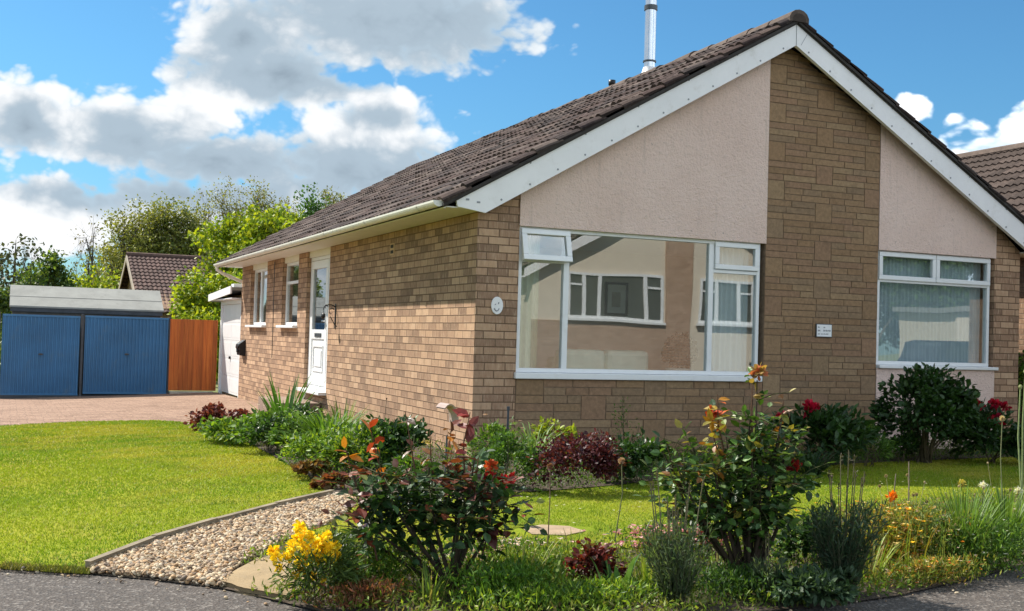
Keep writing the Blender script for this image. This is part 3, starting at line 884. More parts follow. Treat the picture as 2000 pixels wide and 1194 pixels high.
# roof --------------------------------------------------------------
Y0, Y1 = -.245, 13.12
def tiles(sgn):
    """one slope: courses of rolled concrete tiles, each a mesh row"""
    g = Geo()
    run = 4.29; slope_len = run*math.sqrt(1+SL*SL); ncourse = 17; gauge = slope_len/ncourse
    tw = .295; nt = int((Y1-Y0)/tw)+1
    prof = [(0, -.02), (.012, .0), (.05, .024), (.09, .027), (.13, .009), (.155, .0), (.19, .024), (.235, .027), (.275, .009), (.292, -.004)]
    ux, uz = 1/math.sqrt(1+SL*SL), SL/math.sqrt(1+SL*SL)
    BASE = np.array([(.052, .032, .028), (.060, .038, .033), (.044, .029, .027), (.074, .050, .042), (.036, .026, .025), (.105, .079, .068)])
    for i in range(ncourse):
        s0 = i*gauge; s1 = min((i+1)*gauge+.05, slope_len)
        offs = (i % 2)*tw*.5
        ysl, hsl, cl, tid = [], [], [], []
        for t in range(-1, nt+1):
            jl = rng.normal(0, .0055); cc = BASE[rng.integers(len(BASE))]*(.8+.45*rng.random())
            for a, h in prof:
                y = Y0 + offs + t*tw + a
                if Y0 <= y <= Y1: ysl.append(y); hsl.append(h+jl); cl.append(cc)
        ysl = np.array(ysl); hsl = np.array(hsl); cl = np.array(cl); n = len(ysl)
        def row(s, lift):
            x = -.475 + s*ux; z = 2.581 + s*uz
            nx, nz = -uz, ux
            xx = x + nx*(hsl+lift); zz = z + nz*(hsl+lift)
            if sgn > 0: xx = 2*AX - xx
            return np.stack([xx, ysl, zz], 1)
        A0 = row(s0, -.006); A = row(s0, .027); B = row((s0+s1)/2, .018); C = row(s1, .0)
        idx = np.arange(n-1)
        V = np.vstack([A0, A, B, C])
        F = np.vstack([np.stack([idx+k*n, idx+1+k*n, idx+1+(k+1)*n, idx+(k+1)*n], 1) for k in range(3)])
        g.add(V, F, np.vstack([cl*.9, cl, cl, cl]))
        # cut ends at the verges, darkened to paint in shade under the tiles
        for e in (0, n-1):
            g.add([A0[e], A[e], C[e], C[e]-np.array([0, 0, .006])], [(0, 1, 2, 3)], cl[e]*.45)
    return g
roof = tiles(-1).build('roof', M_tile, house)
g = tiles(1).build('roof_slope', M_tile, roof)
# solid deck under the tiles
g = Geo()
def deck(s):
    x0 = AX + s*4.26; z0 = roof_z(x0) - .035
    pts = [(AX, 0, 4.985), (x0, 0, z0), (x0, 0, z0-.03), (AX, 0, 4.955)]
    g.prism([(p[0], Y0+.03, p[2]) for p in pts], (0, Y1-Y0-.06, 0))
deck(-1); deck(1)
g.build('roof_deck', M_dark, roof)
# ridge tiles
g = Geo(); k = 0; y = Y0-.005
while y < Y1:
    L = .44; n = 9; r1 = .128+rng.normal(0, .003); zc = 4.985+rng.normal(0, .006) - .0045*(y)
    a = np.linspace(-.25, math.pi+.25, n)
    c = np.array((.10, .075, .063))*(.75+.5*rng.random())
    ringA = np.stack([AX+np.cos(a)*(r1+.012), np.full(n, y), zc+np.sin(a)*(r1-.008)+.004], 1)
    ringB = np.stack([AX+np.cos(a)*r1, np.full(n, y+L), zc+np.sin(a)*(r1-.018)], 1)
    ringC = np.stack([AX+np.cos(a)*(r1-.03), np.full(n, y), zc+np.sin(a)*(r1-.05)], 1)
    i = np.arange(n-1)
    g.add(np.vstack([ringA, ringB, ringC]), np.vstack([np.stack([i, i+1, n+i+1, n+i], 1), np.stack([i, 2*n+i, 2*n+i+1, i+1], 1)]), c)
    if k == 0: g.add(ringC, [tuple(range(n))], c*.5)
    y += L-.015; k += 1
g.build('ridge', M_tile, roof, smooth=False)
# mortar bed and undercloak along the front verges, near black with tile shade painted in
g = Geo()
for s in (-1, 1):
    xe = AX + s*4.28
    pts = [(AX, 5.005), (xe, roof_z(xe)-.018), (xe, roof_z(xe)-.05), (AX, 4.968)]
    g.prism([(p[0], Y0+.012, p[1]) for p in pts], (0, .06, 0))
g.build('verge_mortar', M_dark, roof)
# bargeboards
def barge(s):
    X = lambda x: AX + s*(AX-x)*-1 if s > 0 else x
    X = (lambda x: x) if s < 0 else (lambda x: 2*AX - x)
    top = lambda x: 5.0 - .572*(AX-x)
    bot = lambda x: 4.715 - .580*(AX-x)
    pts = [(AX, top(AX)), (AX, bot(AX)), (.0, bot(.0)), (-.30, 2.545), (-.32, top(-.32))]
    g = Geo()
    g.prism([(X(x), -.2, z) for x, z in pts], (0, .03, 0))
    o = g.build('bargeboard', M_barge, house, bevel=.004)
    # lower drip edge
    g = Geo(); ng = Geo()
    for i in range(12):
        x = AX - .18 - i*.315
        for f_ in ((.86, .14) if i % 2 == 0 else (.14,)):
            zz = bot(x) + (top(x)-bot(x))*f_
            c = (X(x), -.2, zz); n = 8; ng = Geo()
            a = np.arange(n)*2*math.pi/n; rr = .011
            ring = np.stack([c[0]+np.cos(a)*rr, np.full(n, -.204), zz+np.sin(a)*rr], 1)
            ring2 = ring + (0, .006, 0)
            ng.add(np.vstack([ring, ring2]), [tuple(range(n))])
            ng.f.append(np.array([(j, (j+1) % n, n+(j+1) % n, n+j) for j in range(n)]) + ng.n-2*n)
            ng.build('fixing', M_nail, o)
    if s < 0:
        for x, z in ((-.2, 2.62), (-.08, 2.60)):
            Geo().box(x-.018, x+.018, -.204, -.198, z-.009, z+.009).build('fixing', M_nail, o)
    g.prism([(X(AX), -.172, bot(AX)+.02), (X(0), -.172, bot(0)+.02), (X(0), -.172, bot(0)+.002), (X(AX), -.172, bot(AX)+.002)], (0, .03, 0))
    g.build('verge_soffit', M_barge, o)
    return o
bl = barge(-1); barge(1)
g = Geo(); g.box(AX-.003, AX+.003, -.2035, -.199, 4.72, 5.0); g.prism([(AX+.065, -.2035, 4.72), (AX+.07, -.2035, 4.72), (AX+.175, -.2035, 4.89), (AX+.17, -.2035, 4.89)], (0, .004, 0))
g.build('board_joint', M_nail, bl)
# fascia, soffit, gutter for each long side
def eaves(s):
    X = (lambda x: x) if s < 0 else (lambda x: 2*AX - x)
    def b(g, x0, x1, *r): g.box(min(X(x0), X(x1)), max(X(x0), X(x1)), *r)
    g = Geo(); b(g, -.44, -.418, -.168, Y1-.05, SOF-.012, 2.62); fa = g.build('fascia', M_cream, house, bevel=.003)
    g = Geo(); b(g, -.417, .02, -.168, Y1-.05, SOF, SOF+.012); g.build('soffit', M_cream, house)
    # half round gutter
    g = Geo(); n = 11; a = np.linspace(math.pi, 2*math.pi, n)
    yy = np.linspace(-.19, Y1-.02, 12)
    rr = .060; xc = -.502
    V = []; 
    for r_ in (rr, rr-.006):
        for y in yy:
            sag = 2.588 - .004*y*.2
            V.append(np.stack([np.full(n, 0)+xc+np.cos(a)*r_, np.full(n, y), sag+np.sin(a)*r_*1.0], 1))
    V = np.array(V).reshape(-1, 3)
    if s > 0: V[:, 0] = 2*AX - V[:, 0]
    m_ = len(yy); F = []
    for L in (0, 1):
        for i in range(m_-1):
            for j in range(n-1):
                q = L*m_*n + i*n + j
                F.append((q, q+1, q+n+1, q+n))
    for i in range(m_-1):
        for j in (0, n-1):
            q = i*n+j; F.append((q, q+n, q+n+m_*n, q+m_*n))
    g.add(V, F)
    for e in (0, (m_-1)*n): g.add(V[e:e+n], [tuple(range(n))])
    gu = g.build('gutter', M_gutter, house)
    for y in list(np.arange(.35, 13, 1.9)):
        g = Geo(); V = []
        for dy in (-.022, .022):
            V.append(np.stack([xc+np.cos(a)*(rr+.006), np.full(n, y+dy), 2.588+np.sin(a)*(rr+.006)], 1))
        V = np.vstack(V)
        if s > 0: V[:, 0] = 2*AX - V[:, 0]
        g.add(V, [(j, j+1, n+j+1, n+j) for j in range(n-1)])
        g.build('bracket', M_gutter, gu)
    return gu
gut = eaves(-1); eaves(1)
g = Geo(); g.tube([(-.502, 12.98, 2.55), (-.502, 12.98, 2.46), (-.40, 12.98, 2.40), (-.10, 12.98, 2.28), (.05, 12.98, 2.22), (.06, 12.98, 2.15), (.06, 12.98, -.1)], .036, .036, 10)
g.build('downpipe', M_gutter, house, smooth=True)
# back half of the front overhang is closed by the house itself; flue on the ridge
fl = None
g = Geo(); g.lathe([(.082, 4.93), (.082, 6.62)], 20, c=(3.93, 3.30, 0)); fl = g.build('flue', M_steel, house, smooth=True)
g = Geo()
g.lathe([(.083, 5.265), (.096, 5.267), (.096, 5.29), (.083, 5.292)], 20, c=(3.93, 3.30, 0)); g.build('locking_band', M_band, fl); g = Geo()
g.lathe([(.083, 6.02), (.096, 6.022), (.096, 6.09), (.083, 6.092)], 20, c=(3.93, 3.30, 0))
g.build('locking_band', M_band, fl)
g = Geo(); g.lathe([(.20, 4.93), (.15, 5.06), (.105, 5.13), (.09, 5.19)], 20, c=(3.93, 3.30, 0)); g.build('flashing', M_barge, fl, smooth=True)
g = Geo(); g.lathe([(.084, 6.58), (.14, 6.60), (.14, 6.78), (.16, 6.80), (.02, 6.90)], 20, c=(3.93, 3.30, 0)); g.build('cowl', M_steel, fl, smooth=True)
g = Geo(); g.lathe([(.04, 4.9), (.04, 5.17), (.055, 5.175), (.055, 5.25), (.0, 5.26)], 12, c=(3.98, 4.5, 0)); g.build('vent_terminal', M_black, house, smooth=True)

# rooms behind the glass -------------------------------------------
def room(x0, x1, y0, y1, z0, z1, openfront=True):
    g = Geo()
    g.quad((x0, y1, z0), (x1, y1, z0), (x1, y1, z1), (x0, y1, z1))
    g.quad((x0, 1.6 if x0 == .92 else y0, z0), (x0, y1, z0), (x0, y1, z1), (x0, 1.6 if x0 == .92 else y0, z1))
    g.quad((x1, y0, z0), (x1, y1, z0), (x1, y1, z1), (x1, y0, z1))
    o = g.build('room_wall', M_room, house)
    g = Geo(); g.quad((x0, y0, z1), (x1, y0, z1), (x1, y1, z1), (x0, y1, z1)); g.build('room_ceiling', M_ceil, house)
    g = Geo(); g.quad((x0, y0, z0), (x1, y0, z0), (x1, y1, z0), (x0, y1, z0)); g.build('room_floor', M_carpet, house)
room(.92, 5.2, .12, 2.5, .35, 2.42); xw = Geo(); xw.quad((.46, .12, .35), (.46, 1.6, .35), (.46, 1.6, 2.42), (.46, .12, 2.42)); xw.quad((.46, 1.6, .35), (.92, 1.6, .35), (.92, 1.6, 2.42), (.46, 1.6, 2.42)); xw.quad((.46, .12, .35), (.92, .12, .35), (.92, 1.6, .35), (.46, 1.6, .35)); xw.quad((.46, .12, 2.42), (.92, .12, 2.42), (.92, 1.6, 2.42), (.46, 1.6, 2.42)); xw.build('alcove_wall', M_room, house)
room(X4+.01, 7.4, .12, 4.0, .35, 2.44)
room2 = Geo()
for a, b in ((5.7, 7.5), (7.7, 9.3), (10.2, 12.2)):
    room2.quad((.9, a, .3), (.9, b, .3), (.9, b, 2.52), (.9, a, 2.52)); room2.quad((.14, a, .3), (.9, a, .3), (.9, a, 2.52), (.14, a, 2.52)); room2.quad((.14, b, .3), (.9, b, .3), (.9, b, 2.52), (.14, b, 2.52))
    room2.quad((.14, a, .3), (.14, b, .3), (.9, b, .3), (.9, a, .3)); room2.quad((.14, a, 2.52), (.14, b, 2.52), (.9, b, 2.52), (.9, a, 2.52))
room2.build('hall_wall', M_room, house)
# curtains: wavy sheets
def curtain(name, x0, x1, y, z0, z1, mt, label, cat, amp=.018, wl=.075, parent=None, group=None):
    n = int((x1-x0)/wl*8); xs = np.linspace(x0, x1, n)
    yy = y + amp*np.sin((xs-x0)/wl*6.283) + amp*.4*np.sin((xs-x0)/wl*2.2)
    g = Geo(); V = np.vstack([np.stack([xs, yy, np.full(n, z)], 1) for z in (z0, z1)])
    i = np.arange(n-1); g.add(V, np.stack([i, i+1, n+i+1, n+i], 1))
    V2 = V + (0, .004, 0); g.add(V2, np.stack([i, i+1, n+i+1, n+i], 1))
    o = g.build(name, mt, smooth=True)
    return tag(o, label, cat, group)
curtain('curtain', .53, .80, .19, .5, 2.38, M_gcurt, 'pale green curtain at the left side of the large window', 'curtain')
curtain('curtain', 2.99, 3.50, .20, .5, 2.38, M_curt, 'white sheer curtain behind the right casement of the large window', 'curtain')
curtain('curtain', X4+.06, 7.11, .18, .9, 2.40, M_curt, 'pleated net curtain across the whole right hand window', 'curtain', .014, .06)
# sofa with two back cushions
def soft_box(g, x0, x1, y0, y1, z0, z1): g.box(x0, x1, y0, y1, z0, z1)
so = thing('sofa', 'pale green two cushion sofa seen through the large window', 'sofa', (2.10, .98, .25))
g = Geo(); g.box(-.72, .72, -.40, .45, .10, .45); g.build('seat', M_sofa, so, bevel=.04)
for x in (-.74, .60):
    g = Geo(); g.box(x-.02, x+.16, -.42, .46, .12, .62); g.build('armrest', M_sofa, so, bevel=.05)
g = Geo(); g.box(-.6, .6, .22, .46, .42, .78); g.build('back_frame', M_sofa, so, bevel=.05)
for x in (-.59, .005):
    g = Geo(); g.box(x, x+.585, .02, .26, .44, .88); g.build('back_cushion', M_sofa, so, bevel=.06)
ar = thing('armchair', 'ochre armchair beside the green curtain in the large window', 'armchair', (1.05, .75, .25), R(40))
g = Geo(); g.box(-.36, .36, -.36, .36, .1, .45); g.build('seat', M_arm, ar, bevel=.05)
g = Geo(); g.box(-.36, .36, .22, .42, .45, .98); g.build('backrest', M_arm, ar, bevel=.08)
for x in (-.42, .30):
    g = Geo(); g.box(x, x+.12, -.36, .34, .2, .62); g.build('armrest', M_arm, ar, bevel=.05)
pf = thing('framed_picture', 'small dark framed picture on the back wall of the living room', 'picture', (3.02, 2.47, 1.80))
g = Geo(); bars(g, lambda u, v, w: (u, -w, v), -.17, .17, -.22, .22, 0, .025, .03); g.build('frame', M_black, pf)
g = Geo(); g.box(-.14, .14, -.012, -.004, -.19, .19); g.build('print', M_ceil, pf); g = Geo(); g.box(-.07, .06, -.016, -.011, -.11, .09); g.build('picture', M_conc, pf)
ip = thing('potted_plant', 'dark leafy plant in a pale basket beside the sofa indoors', 'potted plant', (2.93, .72, .36))
g = Geo(); g.lathe([(.0, .0), (.13, .0), (.17, .58), (.15, .58), (.14, .5), (0, .5)], 14); g.build('basket', M_cream, ip, smooth=True)
n = 620; q = rng.normal(0, 1, (n, 3)); q /= np.linalg.norm(q, axis=1)[:, None]
q = q*np.array([.2, .2, .19])*(rng.random((n, 1))**.4) + np.array([0, 0, .78])
g = Geo(); g.leaves(q, rng.normal(0, 1, (n, 3)), rng.normal(0, 1, (n, 3)), .07, .05, (.012, .03, .012)); g.build('foliage', M_leaf, ip)

# things fixed to the walls ----------------------------------------
ns = thing('number_plaque', 'white oval plaque with dark curved marks on the corner brick pillar', 'plaque', (.238, -.004, 1.571))
g = Geo(); n = 24; a = np.arange(n)*2*math.pi/n
g.prism(np.stack([.062*np.cos(a), np.zeros(n), .088*np.sin(a)], 1), (0, -.012, 0)); g.build('oval_plate', M_barge, ns, bevel=.003)
g = Geo(); aa = np.linspace(R(195), R(345), 9)
g.tube(np.stack([-.006+.027*np.cos(aa), np.full(9, -.0135), -.020+.036*np.sin(aa)], 1), .0065, .005, 5); g.build('marking', M_nail, ns)
for a_, b_, c_, d_ in ((-.029, -.012, .004, .019), (.006, .022, .013, .037)):
    g = Geo(); g.prism([(a_, -.0152, c_), (b_-.005, -.0152, c_+.002), (b_, -.0152, d_), (a_+.004, -.0152, d_-.004)], (0, .004, 0)); g.build('marking', M_nail, ns)
wp = thing('wall_plaque', 'small rectangular white plaque with dark lettering on the stone panel', 'plaque', (4.448, -.013, 1.433))
g = Geo(); g.box(-.118, .118, -.012, .0, -.080, .080); g.build('plate', M_band, wp, bevel=.002)
g = Geo(); g.box(-.108, .108, -.0145, -.010, -.070, .070); g.build('face', M_white, wp)
g = Geo()
r2 = np.random.default_rng(2)
g = Geo()
for zc, segs, h in ((.038, ((-.092, -.07), (-.012, .012)), .009), (0.0, ((-.095, -.06), (-.015, .012), (.018, .05), (.054, .092)), .011), (-.04, ((-.095, -.065), (-.05, -.02), (-.012, .02), (.026, .06)), .008)):
    for a_, b_ in segs:
        x = a_
        while x < b_:
            w = .004+.004*r2.random(); g.box(x, min(x+w, b_), -.0155, -.0142, zc-h*(.6+.5*r2.random()), zc+h*(.5+.6*r2.random())); x += w+.0025
        g.build('lettering', M_nail, wp); g = Geo()

lb = thing('letter_box', 'black letter box with sloping lid on the side wall beyond the windows', 'letter box', (0, 12.42, .72))
g = Geo(); g.prism([(0, -.17, 0), (-.10, -.17, .02), (-.13, -.17, .20), (-.12, -.17, .23), (0, -.17, .32)], (0, .34, 0)); g.build('box', M_black, lb, bevel=.008)
g = Geo(); g.box(-.150, -.128, -.12, .12, .15, .19); g.box(-.148, -.120, -.05, .05, .07, .11); g.build('flap', M_black, lb, bevel=.004)
hb = thing('bracket_lantern', 'black iron scroll bracket with a small hanging ball beside the white door', 'bracket', (-.004, 5.44, 1.30))
g = Geo(); g.box(-.014, 0, -.02, .02, 0, .42); g.build('wall_bar', M_black, hb, bevel=.003)
g = Geo()
g.tube([(-.01, 0, .37), (-.10, 0, .40), (-.20, 0, .40), (-.30, 0, .36), (-.315, 0, .31)], .011, .009, 6)
t_ = np.linspace(0, 4.6, 16); rr_ = np.linspace(.085, .02, 16)
g.tube(np.stack([-.11+rr_*np.cos(t_+.5), np.zeros(16), .275+rr_*np.sin(t_+.5)], 1), .009, .007, 6)
t_ = np.linspace(0, 5, 14); rr_ = np.linspace(.05, .012, 14)
g.tube(np.stack([-.25+rr_*np.cos(t_), np.zeros(14), .36+rr_*np.sin(t_)], 1), .008, .006, 6)
g.tube([(-.01, 0, .06), (-.06, 0, .12), (-.13, 0, .2)], .009, .009, 6)
g.build('scroll_arm', M_black, hb)
g = Geo(); g.lathe([(.0, -.05), (.035, -.042), (.052, -.01), (.048, .025), (.02, .045), (.008, .06), (.004, .1)], 12, c=(-.315, 0, .21)); g.build('ball', M_black, hb, smooth=True)
g = Geo(); g.tube([(-.008, 9.72, 1.72), (-.009, 9.70, 1.3), (-.008, 9.71, .75)], .006, .006, 5); g.tube([(-.008, 9.72, 1.7), (-.008, 9.73, 2.5)], .006, .006, 5); g.build('cable', M_band, house)

hb.scale = (.58, 1, .86)
# ================================================================== attached garage with white door
gz0 = -.20
ga = thing('garage', 'white garage with sectional door and flat roof behind the bungalow', 'garage')
g = Geo(); GY0, GY1 = 12.93, 15.48
g.box(.10, 4.5, GY0, GY1, gz0-.1, 1.98); g.build('wall', M_brick, ga)
g = Geo(); g.box(.02, .098, GY1-.13, GY1, gz0-.02, 1.88); g.box(.02, .098, GY0, GY0+.12, gz0-.02, 1.88); g.box(.02, .098, GY0+.12, GY1-.13, 1.79, 1.88); g.build('door_frame', M_white, ga, bevel=.006)
g = Geo()
for k in range(5):
    za = gz0+.05+k*.388; 
    for j in range(2):
        y0 = GY0+.125+j*1.148; g.box(.055, .095, y0, y0+1.143, za, za+.383)
        g.box(.052, .0555, y0+.05, y0+1.09, za+.05, za+.333)
gd = g.build('sectional_door', M_white, ga, bevel=.005)
g = Geo(); g.box(.02, .054, 14.2, 14.27, .60, .66); g.build('handle', M_black, gd, bevel=.004)
g = Geo(); g.prism([(-.22, 12.95, 1.99), (-.22, 15.78, 1.87), (-.22, 15.78, 2.02), (-.22, 12.95, 2.14)], (.03, 0, 0)); g.box(-.188, .098, GY0+.02, GY1, 1.88, 1.90); g.build('fascia', M_barge, ga, bevel=.004)
g = Geo(); g.prism([(-.20, 12.96, 2.06), (-.20, 15.72, 1.99), (-.20, 15.72, 2.03), (-.20, 12.96, 2.12)], (4.8, 0, 0)); g.box(-.19, .1, 15.48, 15.6, 1.86, 1.98); g.build('flat_roof', M_felt, ga)
g = Geo(); g.box(-.12, .25, 13.15, 13.45, 2.12, 2.20); g.build('roof_box', M_white, ga, bevel=.01)

# timber gate
gt = thing('timber_gate', 'orange brown close boarded timber gate beside the white garage', 'gate', (-.54, 15.5, float(gz(-.54, 15.5))))
g = Geo(); x = -.53
while x < .50:
    g.box(x, min(x+.098, .51), -.012-.004*rng.random(), .012, .045, 1.645+.004*rng.random()); x += .101
g.build('board', M_timber, gt, bevel=.003)
g = Geo(); g.box(-.53, .51, .014, .05, .2, .3); g.box(-.53, .51, .014, .05, 1.3, 1.4); g.build('rail', M_timber, gt)
g = Geo(); g.box(-.50, .45, -.10, .06, -.03, .028); g.build('threshold', M_conc, gt, bevel=.006)

# blue ribbed doors: two leaves and posts, each its own thing
def ribbed(name, x0, x1, z0, z1, y, label):
    t = thing(name, label, 'metal door', ((x0+x1)/2, y, z0), group='blue metal doors')
    w = x1-x0; n = round(w/.074); p = w/n
    xs, ys = [], []
    for i in range(n):
        for f_, d_ in ((0, 0), (.38, 0), (.5, .022), (.82, .022), (.94, 0)):
            xs.append(-w/2+(i+f_)*p); ys.append(-d_)
    xs.append(w/2); ys.append(0); xs = np.array(xs); ys = np.array(ys); n = len(xs); H = z1-z0
    V = np.vstack([np.stack([xs, ys, np.full(n, z)], 1) for z in (.03, H-.04)])
    i = np.arange(n-1); g = Geo(); g.add(V, np.stack([i, i+1, n+i+1, n+i], 1)); g.add(V+(0, .004, 0), np.stack([i, i+1, n+i+1, n+i], 1))
    g.build('ribbed_sheet', M_blue, t)
    g = Geo()
    for a, b, c, d in ((-w/2, w/2, 0, .035), (-w/2, w/2, H-.045, H)): g.box(a, b, -.03, .02, c, d)
    g.build('frame', M_blue, t, bevel=.003)
    g = Geo(); g.box(-.03, .03, -.075, -.022, .86, .90); g.tube([(-.05, -.08, .88), (.05, -.08, .88)], .012, .012, 8, cap=True); g.build('handle', M_band, t, bevel=.003)
    return t
ribbed('metal_door', -4.50, -2.955, -.285, 1.435, 15.55, 'blue ribbed metal door, left one of the pair')
ribbed('metal_door', -2.855, -1.10, -.25, 1.455, 15.55, 'blue ribbed metal door next to the orange gate')
for x, l in ((-4.56, 'dark post at the outer left edge of the blue doors'), (-2.905, 'dark post between the two blue metal doors'), (-1.075, 'slim dark post between blue door and orange gate')):
    w = .045 if x > -1.2 or x < -4 else .048
    z = float(gz(x, 15.5)); g = Geo(); g.box(-w/2*1.0, w/2, -.04, .05, -.1, 1.50-z-.02); o = g.build('post', M_bpost, bevel=.004); o.location = (x, 15.55, z)
    tag(o, l, 'post')
g = Geo(); g.box(-4.54, -1.10, -.04, .12, -.35, 0); o = g.build('kerb_plinth', M_bpost); o.location = (0, 15.56, -.288); tag(o, 'dark concrete plinth under the blue metal doors', 'plinth')
# shed behind
sh = thing('shed', 'garden shed with pale grey felt roof behind the blue doors', 'shed', (-2.78, 16.8, float(gz(-2.8, 16.8))))
z_ = sh.location.z
g = Geo(); g.box(-1.54, 1.54, -.86, .86, 0, 1.60-z_); g.prism([(-1.54, -.86, 1.60-z_), (-1.54, .86, 1.60-z_), (-1.54, 0, 2.02-z_)], (3.08, 0, 0)); g.build('wall', M_shed, sh)
g = Geo()
for s in (-1, 1):
    g.prism([(-1.60, 0, 2.10-z_), (-1.60, s*.93, 1.625-z_), (-1.60, s*.93, 1.585-z_), (-1.60, 0, 2.055-z_)], (3.20, 0, 0))
fr_ = g.build('felt_roof', M_felt, sh, bevel=.006)
g = Geo(); s_ = -.93/2; zc_ = (2.10+1.625)/2-z_
g.prism([(-1.603, s_-.06, zc_-.028), (-1.603, s_+.02, zc_+.013), (-1.603, s_+.02, zc_+.018), (-1.603, s_-.06, zc_-.022)], (3.206, 0, 0)); g.build('felt_lap', M_felt, fr_)
g = Geo(); g.box(-1.58, 1.58, -.905, -.875, 1.50-z_, 1.60-z_); g.build('fascia', M_bpost, sh)

# ---------------------------------------------------------------- other houses
def tile_slope(o, a, up, L, S, cols, gauge=.32, tw=.30, name='roof', parent=None):
    """a plain slope: o corner at eave, a along, up the slope"""
    a = np.array(a, float); up = np.array(up, float); nrm = np.cross(a, up); nrm = nrm*np.sign(nrm[2])
    g = Geo(); nc = int(S/gauge)+1; nt = int(L/tw)+1
    prof = np.array([(0, -.01), (.08, .03), (.15, -.004), (.23, .03), (.29, 0)])
    for i in range(nc):
        s0, s1 = i*gauge, min(S, (i+1)*gauge+.03); u = []; h = []; c = []
        for t in range(nt):
            cc = np.array(cols)*(.7+.6*rng.random())
            for p, q in prof:
                x = t*tw+p
                if x <= L: u.append(x); h.append(q); c.append(cc)
        u = np.array(u); h = np.array(h); c = np.array(c); n = len(u)
        row = lambda s, l: np.array(o) + u[:, None]*a + s*up + (h+l)[:, None]*nrm
        V = np.vstack([row(s0, -.01), row(s0, .035), row(s1, .0)]); k = np.arange(n-1)
        g.add(V, np.vstack([np.stack([k+j*n, k+1+j*n, k+1+(j+1)*n, k+(j+1)*n], 1) for j in range(2)]), np.tile(c, (3, 1)))
    return g.build(name, M_tile, parent)
M_oldboard = simple('old_board', (.30, .25, .20), .8, var=.2)
# house behind the shed, only its roof shows
nb = thing('neighbour_house', 'distant house with red brown tiled roof behind the shed', 'house', (2.2, 31, -.5))
g = Geo(); g.box(-2.6, 6.2, -4.4, 4.8, 0, 2.35); g.prism([(-2.6, -4.4, 2.35), (-2.6, 4.8, 2.35), (-2.6, 0.2, 4.15)], (8.8, 0, 0)); g.build('wall', M_brick2, nb)
sl = math.hypot(4.5, 2.05)
RT = (.082, .048, .042)
rf = tile_slope((-2.85, -4.6, 2.20), (1, 0, 0), (0, 4.8/5.2, 2.05/5.2), 9.3, 5.22, RT, parent=nb)
tile_slope((-2.85, 5.0, 2.2), (1, 0, 0), (0, -4.8/5.2, 2.05/5.2), 9.3, 5.22, RT, parent=nb, name='roof')
g = Geo()
for s in (-1, 1): g.prism([(-2.87, .2, 4.28), (-2.87, .2+s*4.7, 2.27), (-2.87, .2+s*4.7, 2.08), (-2.87, .2, 4.06)], (-.03, 0, 0))
g.build('bargeboard', M_oldboard, nb)
g = Geo(); g.tube([(-2.9, .2, 4.27), (6.5, .2, 4.27)], .1, .1, 8, (.10, .06, .05)); g.build('ridge', M_tile, rf)
# house to the right
nr = thing('neighbour_house', 'brown tiled brick house beyond the right gable of the bungalow', 'house', (12.56, 2, 0))
g = Geo(); g.box(-3.6, 3.6, -4, 12, -.3, 2.75); g.build('wall', M_brick2, nr)
NT_ = (.085, .062, .052)
tile_slope((-4.0, -4.5, 2.72), (0, 1, 0), (4.0/4.6, 0, 2.27/4.6), 17, 4.62, NT_, parent=nr)
tile_slope((4.0, -4.5, 2.72), (0, 1, 0), (-4.0/4.6, 0, 2.27/4.6), 17, 4.62, NT_, parent=nr)
tile_slope((-4.4, 3.2, 2.95), (1, 0, 0), (0, .87, .495), 4.3, 3.9, NT_, parent=nr)
tile_slope((-4.4, 10.0, 2.95), (1, 0, 0), (0, -.87, .495), 4.3, 3.9, NT_, parent=nr)
g = Geo(); g.tube([(0, -4.6, 5.0), (0, 12.4, 5.0)], .11, .11, 8, (.12, .09, .075)); g.tube([(-4.45, 6.6, 4.90), (0, 6.6, 4.90)], .11, .11, 8, (.12, .09, .075))
g.tube([(-3.35, 3.25, 3.02), (-1.9, 4.9, 3.95), (-.15, 6.5, 4.92)], .05, .05, 6, (.24, .20, .17)); g.build('ridge', M_tile, nr)
g = Geo(); g.prism([(-4.0, -4.45, 2.72), (0, -4.45, 4.98), (4, -4.45, 2.72)], (0, .3, 0)); g.build('gable', M_render, nr)
# bungalow opposite, seen mirrored in the glass
oh = thing('opposite_bungalow', 'cream rendered bungalow across the road, mirrored in the large window', 'bungalow', (13.5, -17.6, 0))
M_orender = simple('cream_render', (.66, .58, .47), .9, var=.05, bmp=.2)
M_obrick = brick_mat('pink_brick', .08, .23, [(0, (.36, .22, .15)), (1, (.5, .33, .24))], (.42, .35, .28))
g = Geo(); g.box(-4.6, 4.6, -9, -.02, -.3, 3.2); g.prism([(-4.6, -.03, 3.2), (4.6, -.03, 3.2), (0, -.03, 5.7)], (0, -8, 0)); g.build('wall', M_orender, oh)
g = Geo(); g.box(-4.6, -.35, -.018, .03, -.3, 1.74); g.prism([(-.35, -.018, -.3), (.55, -.018, -.3), (.55, -.018, 5.35), (0, -.018, 5.6), (-.35, -.018, 5.45)], (0, .06, 0)); g.build('brick_panel', M_obrick, oh)
def owin(x0, x1, z0, z1, mull):
    g = Geo(); f_ = lambda u, v, w: (u, -w, v)
    bars(g, f_, x0, x1, z0, z1, -.05, 0, .08)
    for u in mull: bx(g, f_, u-.055, u+.055, z0+.08, z1-.08, -.049, 0)
    bx(g, f_, x0+.06, mull[0]-.04, z1-.42, z1-.36, -.049, 0); bx(g, f_, mull[-1]+.04, x1-.06, z1-.42, z1-.36, -.049, 0)
    w = g.build('window', M_white, oh)
    g = Geo(); bx(g, f_, x0-.05, x1+.05, z0-.07, z0, -.12, 0); g.build('sill', M_white, w)
    g = Geo(); bx(g, f_, x0+.05, x1-.05, z0+.05, z1-.05, -.012, -.008); g.build('glass_pane', simple('dim_room', (.085, .088, .08), .15, var=.25, scale=1.5), w)
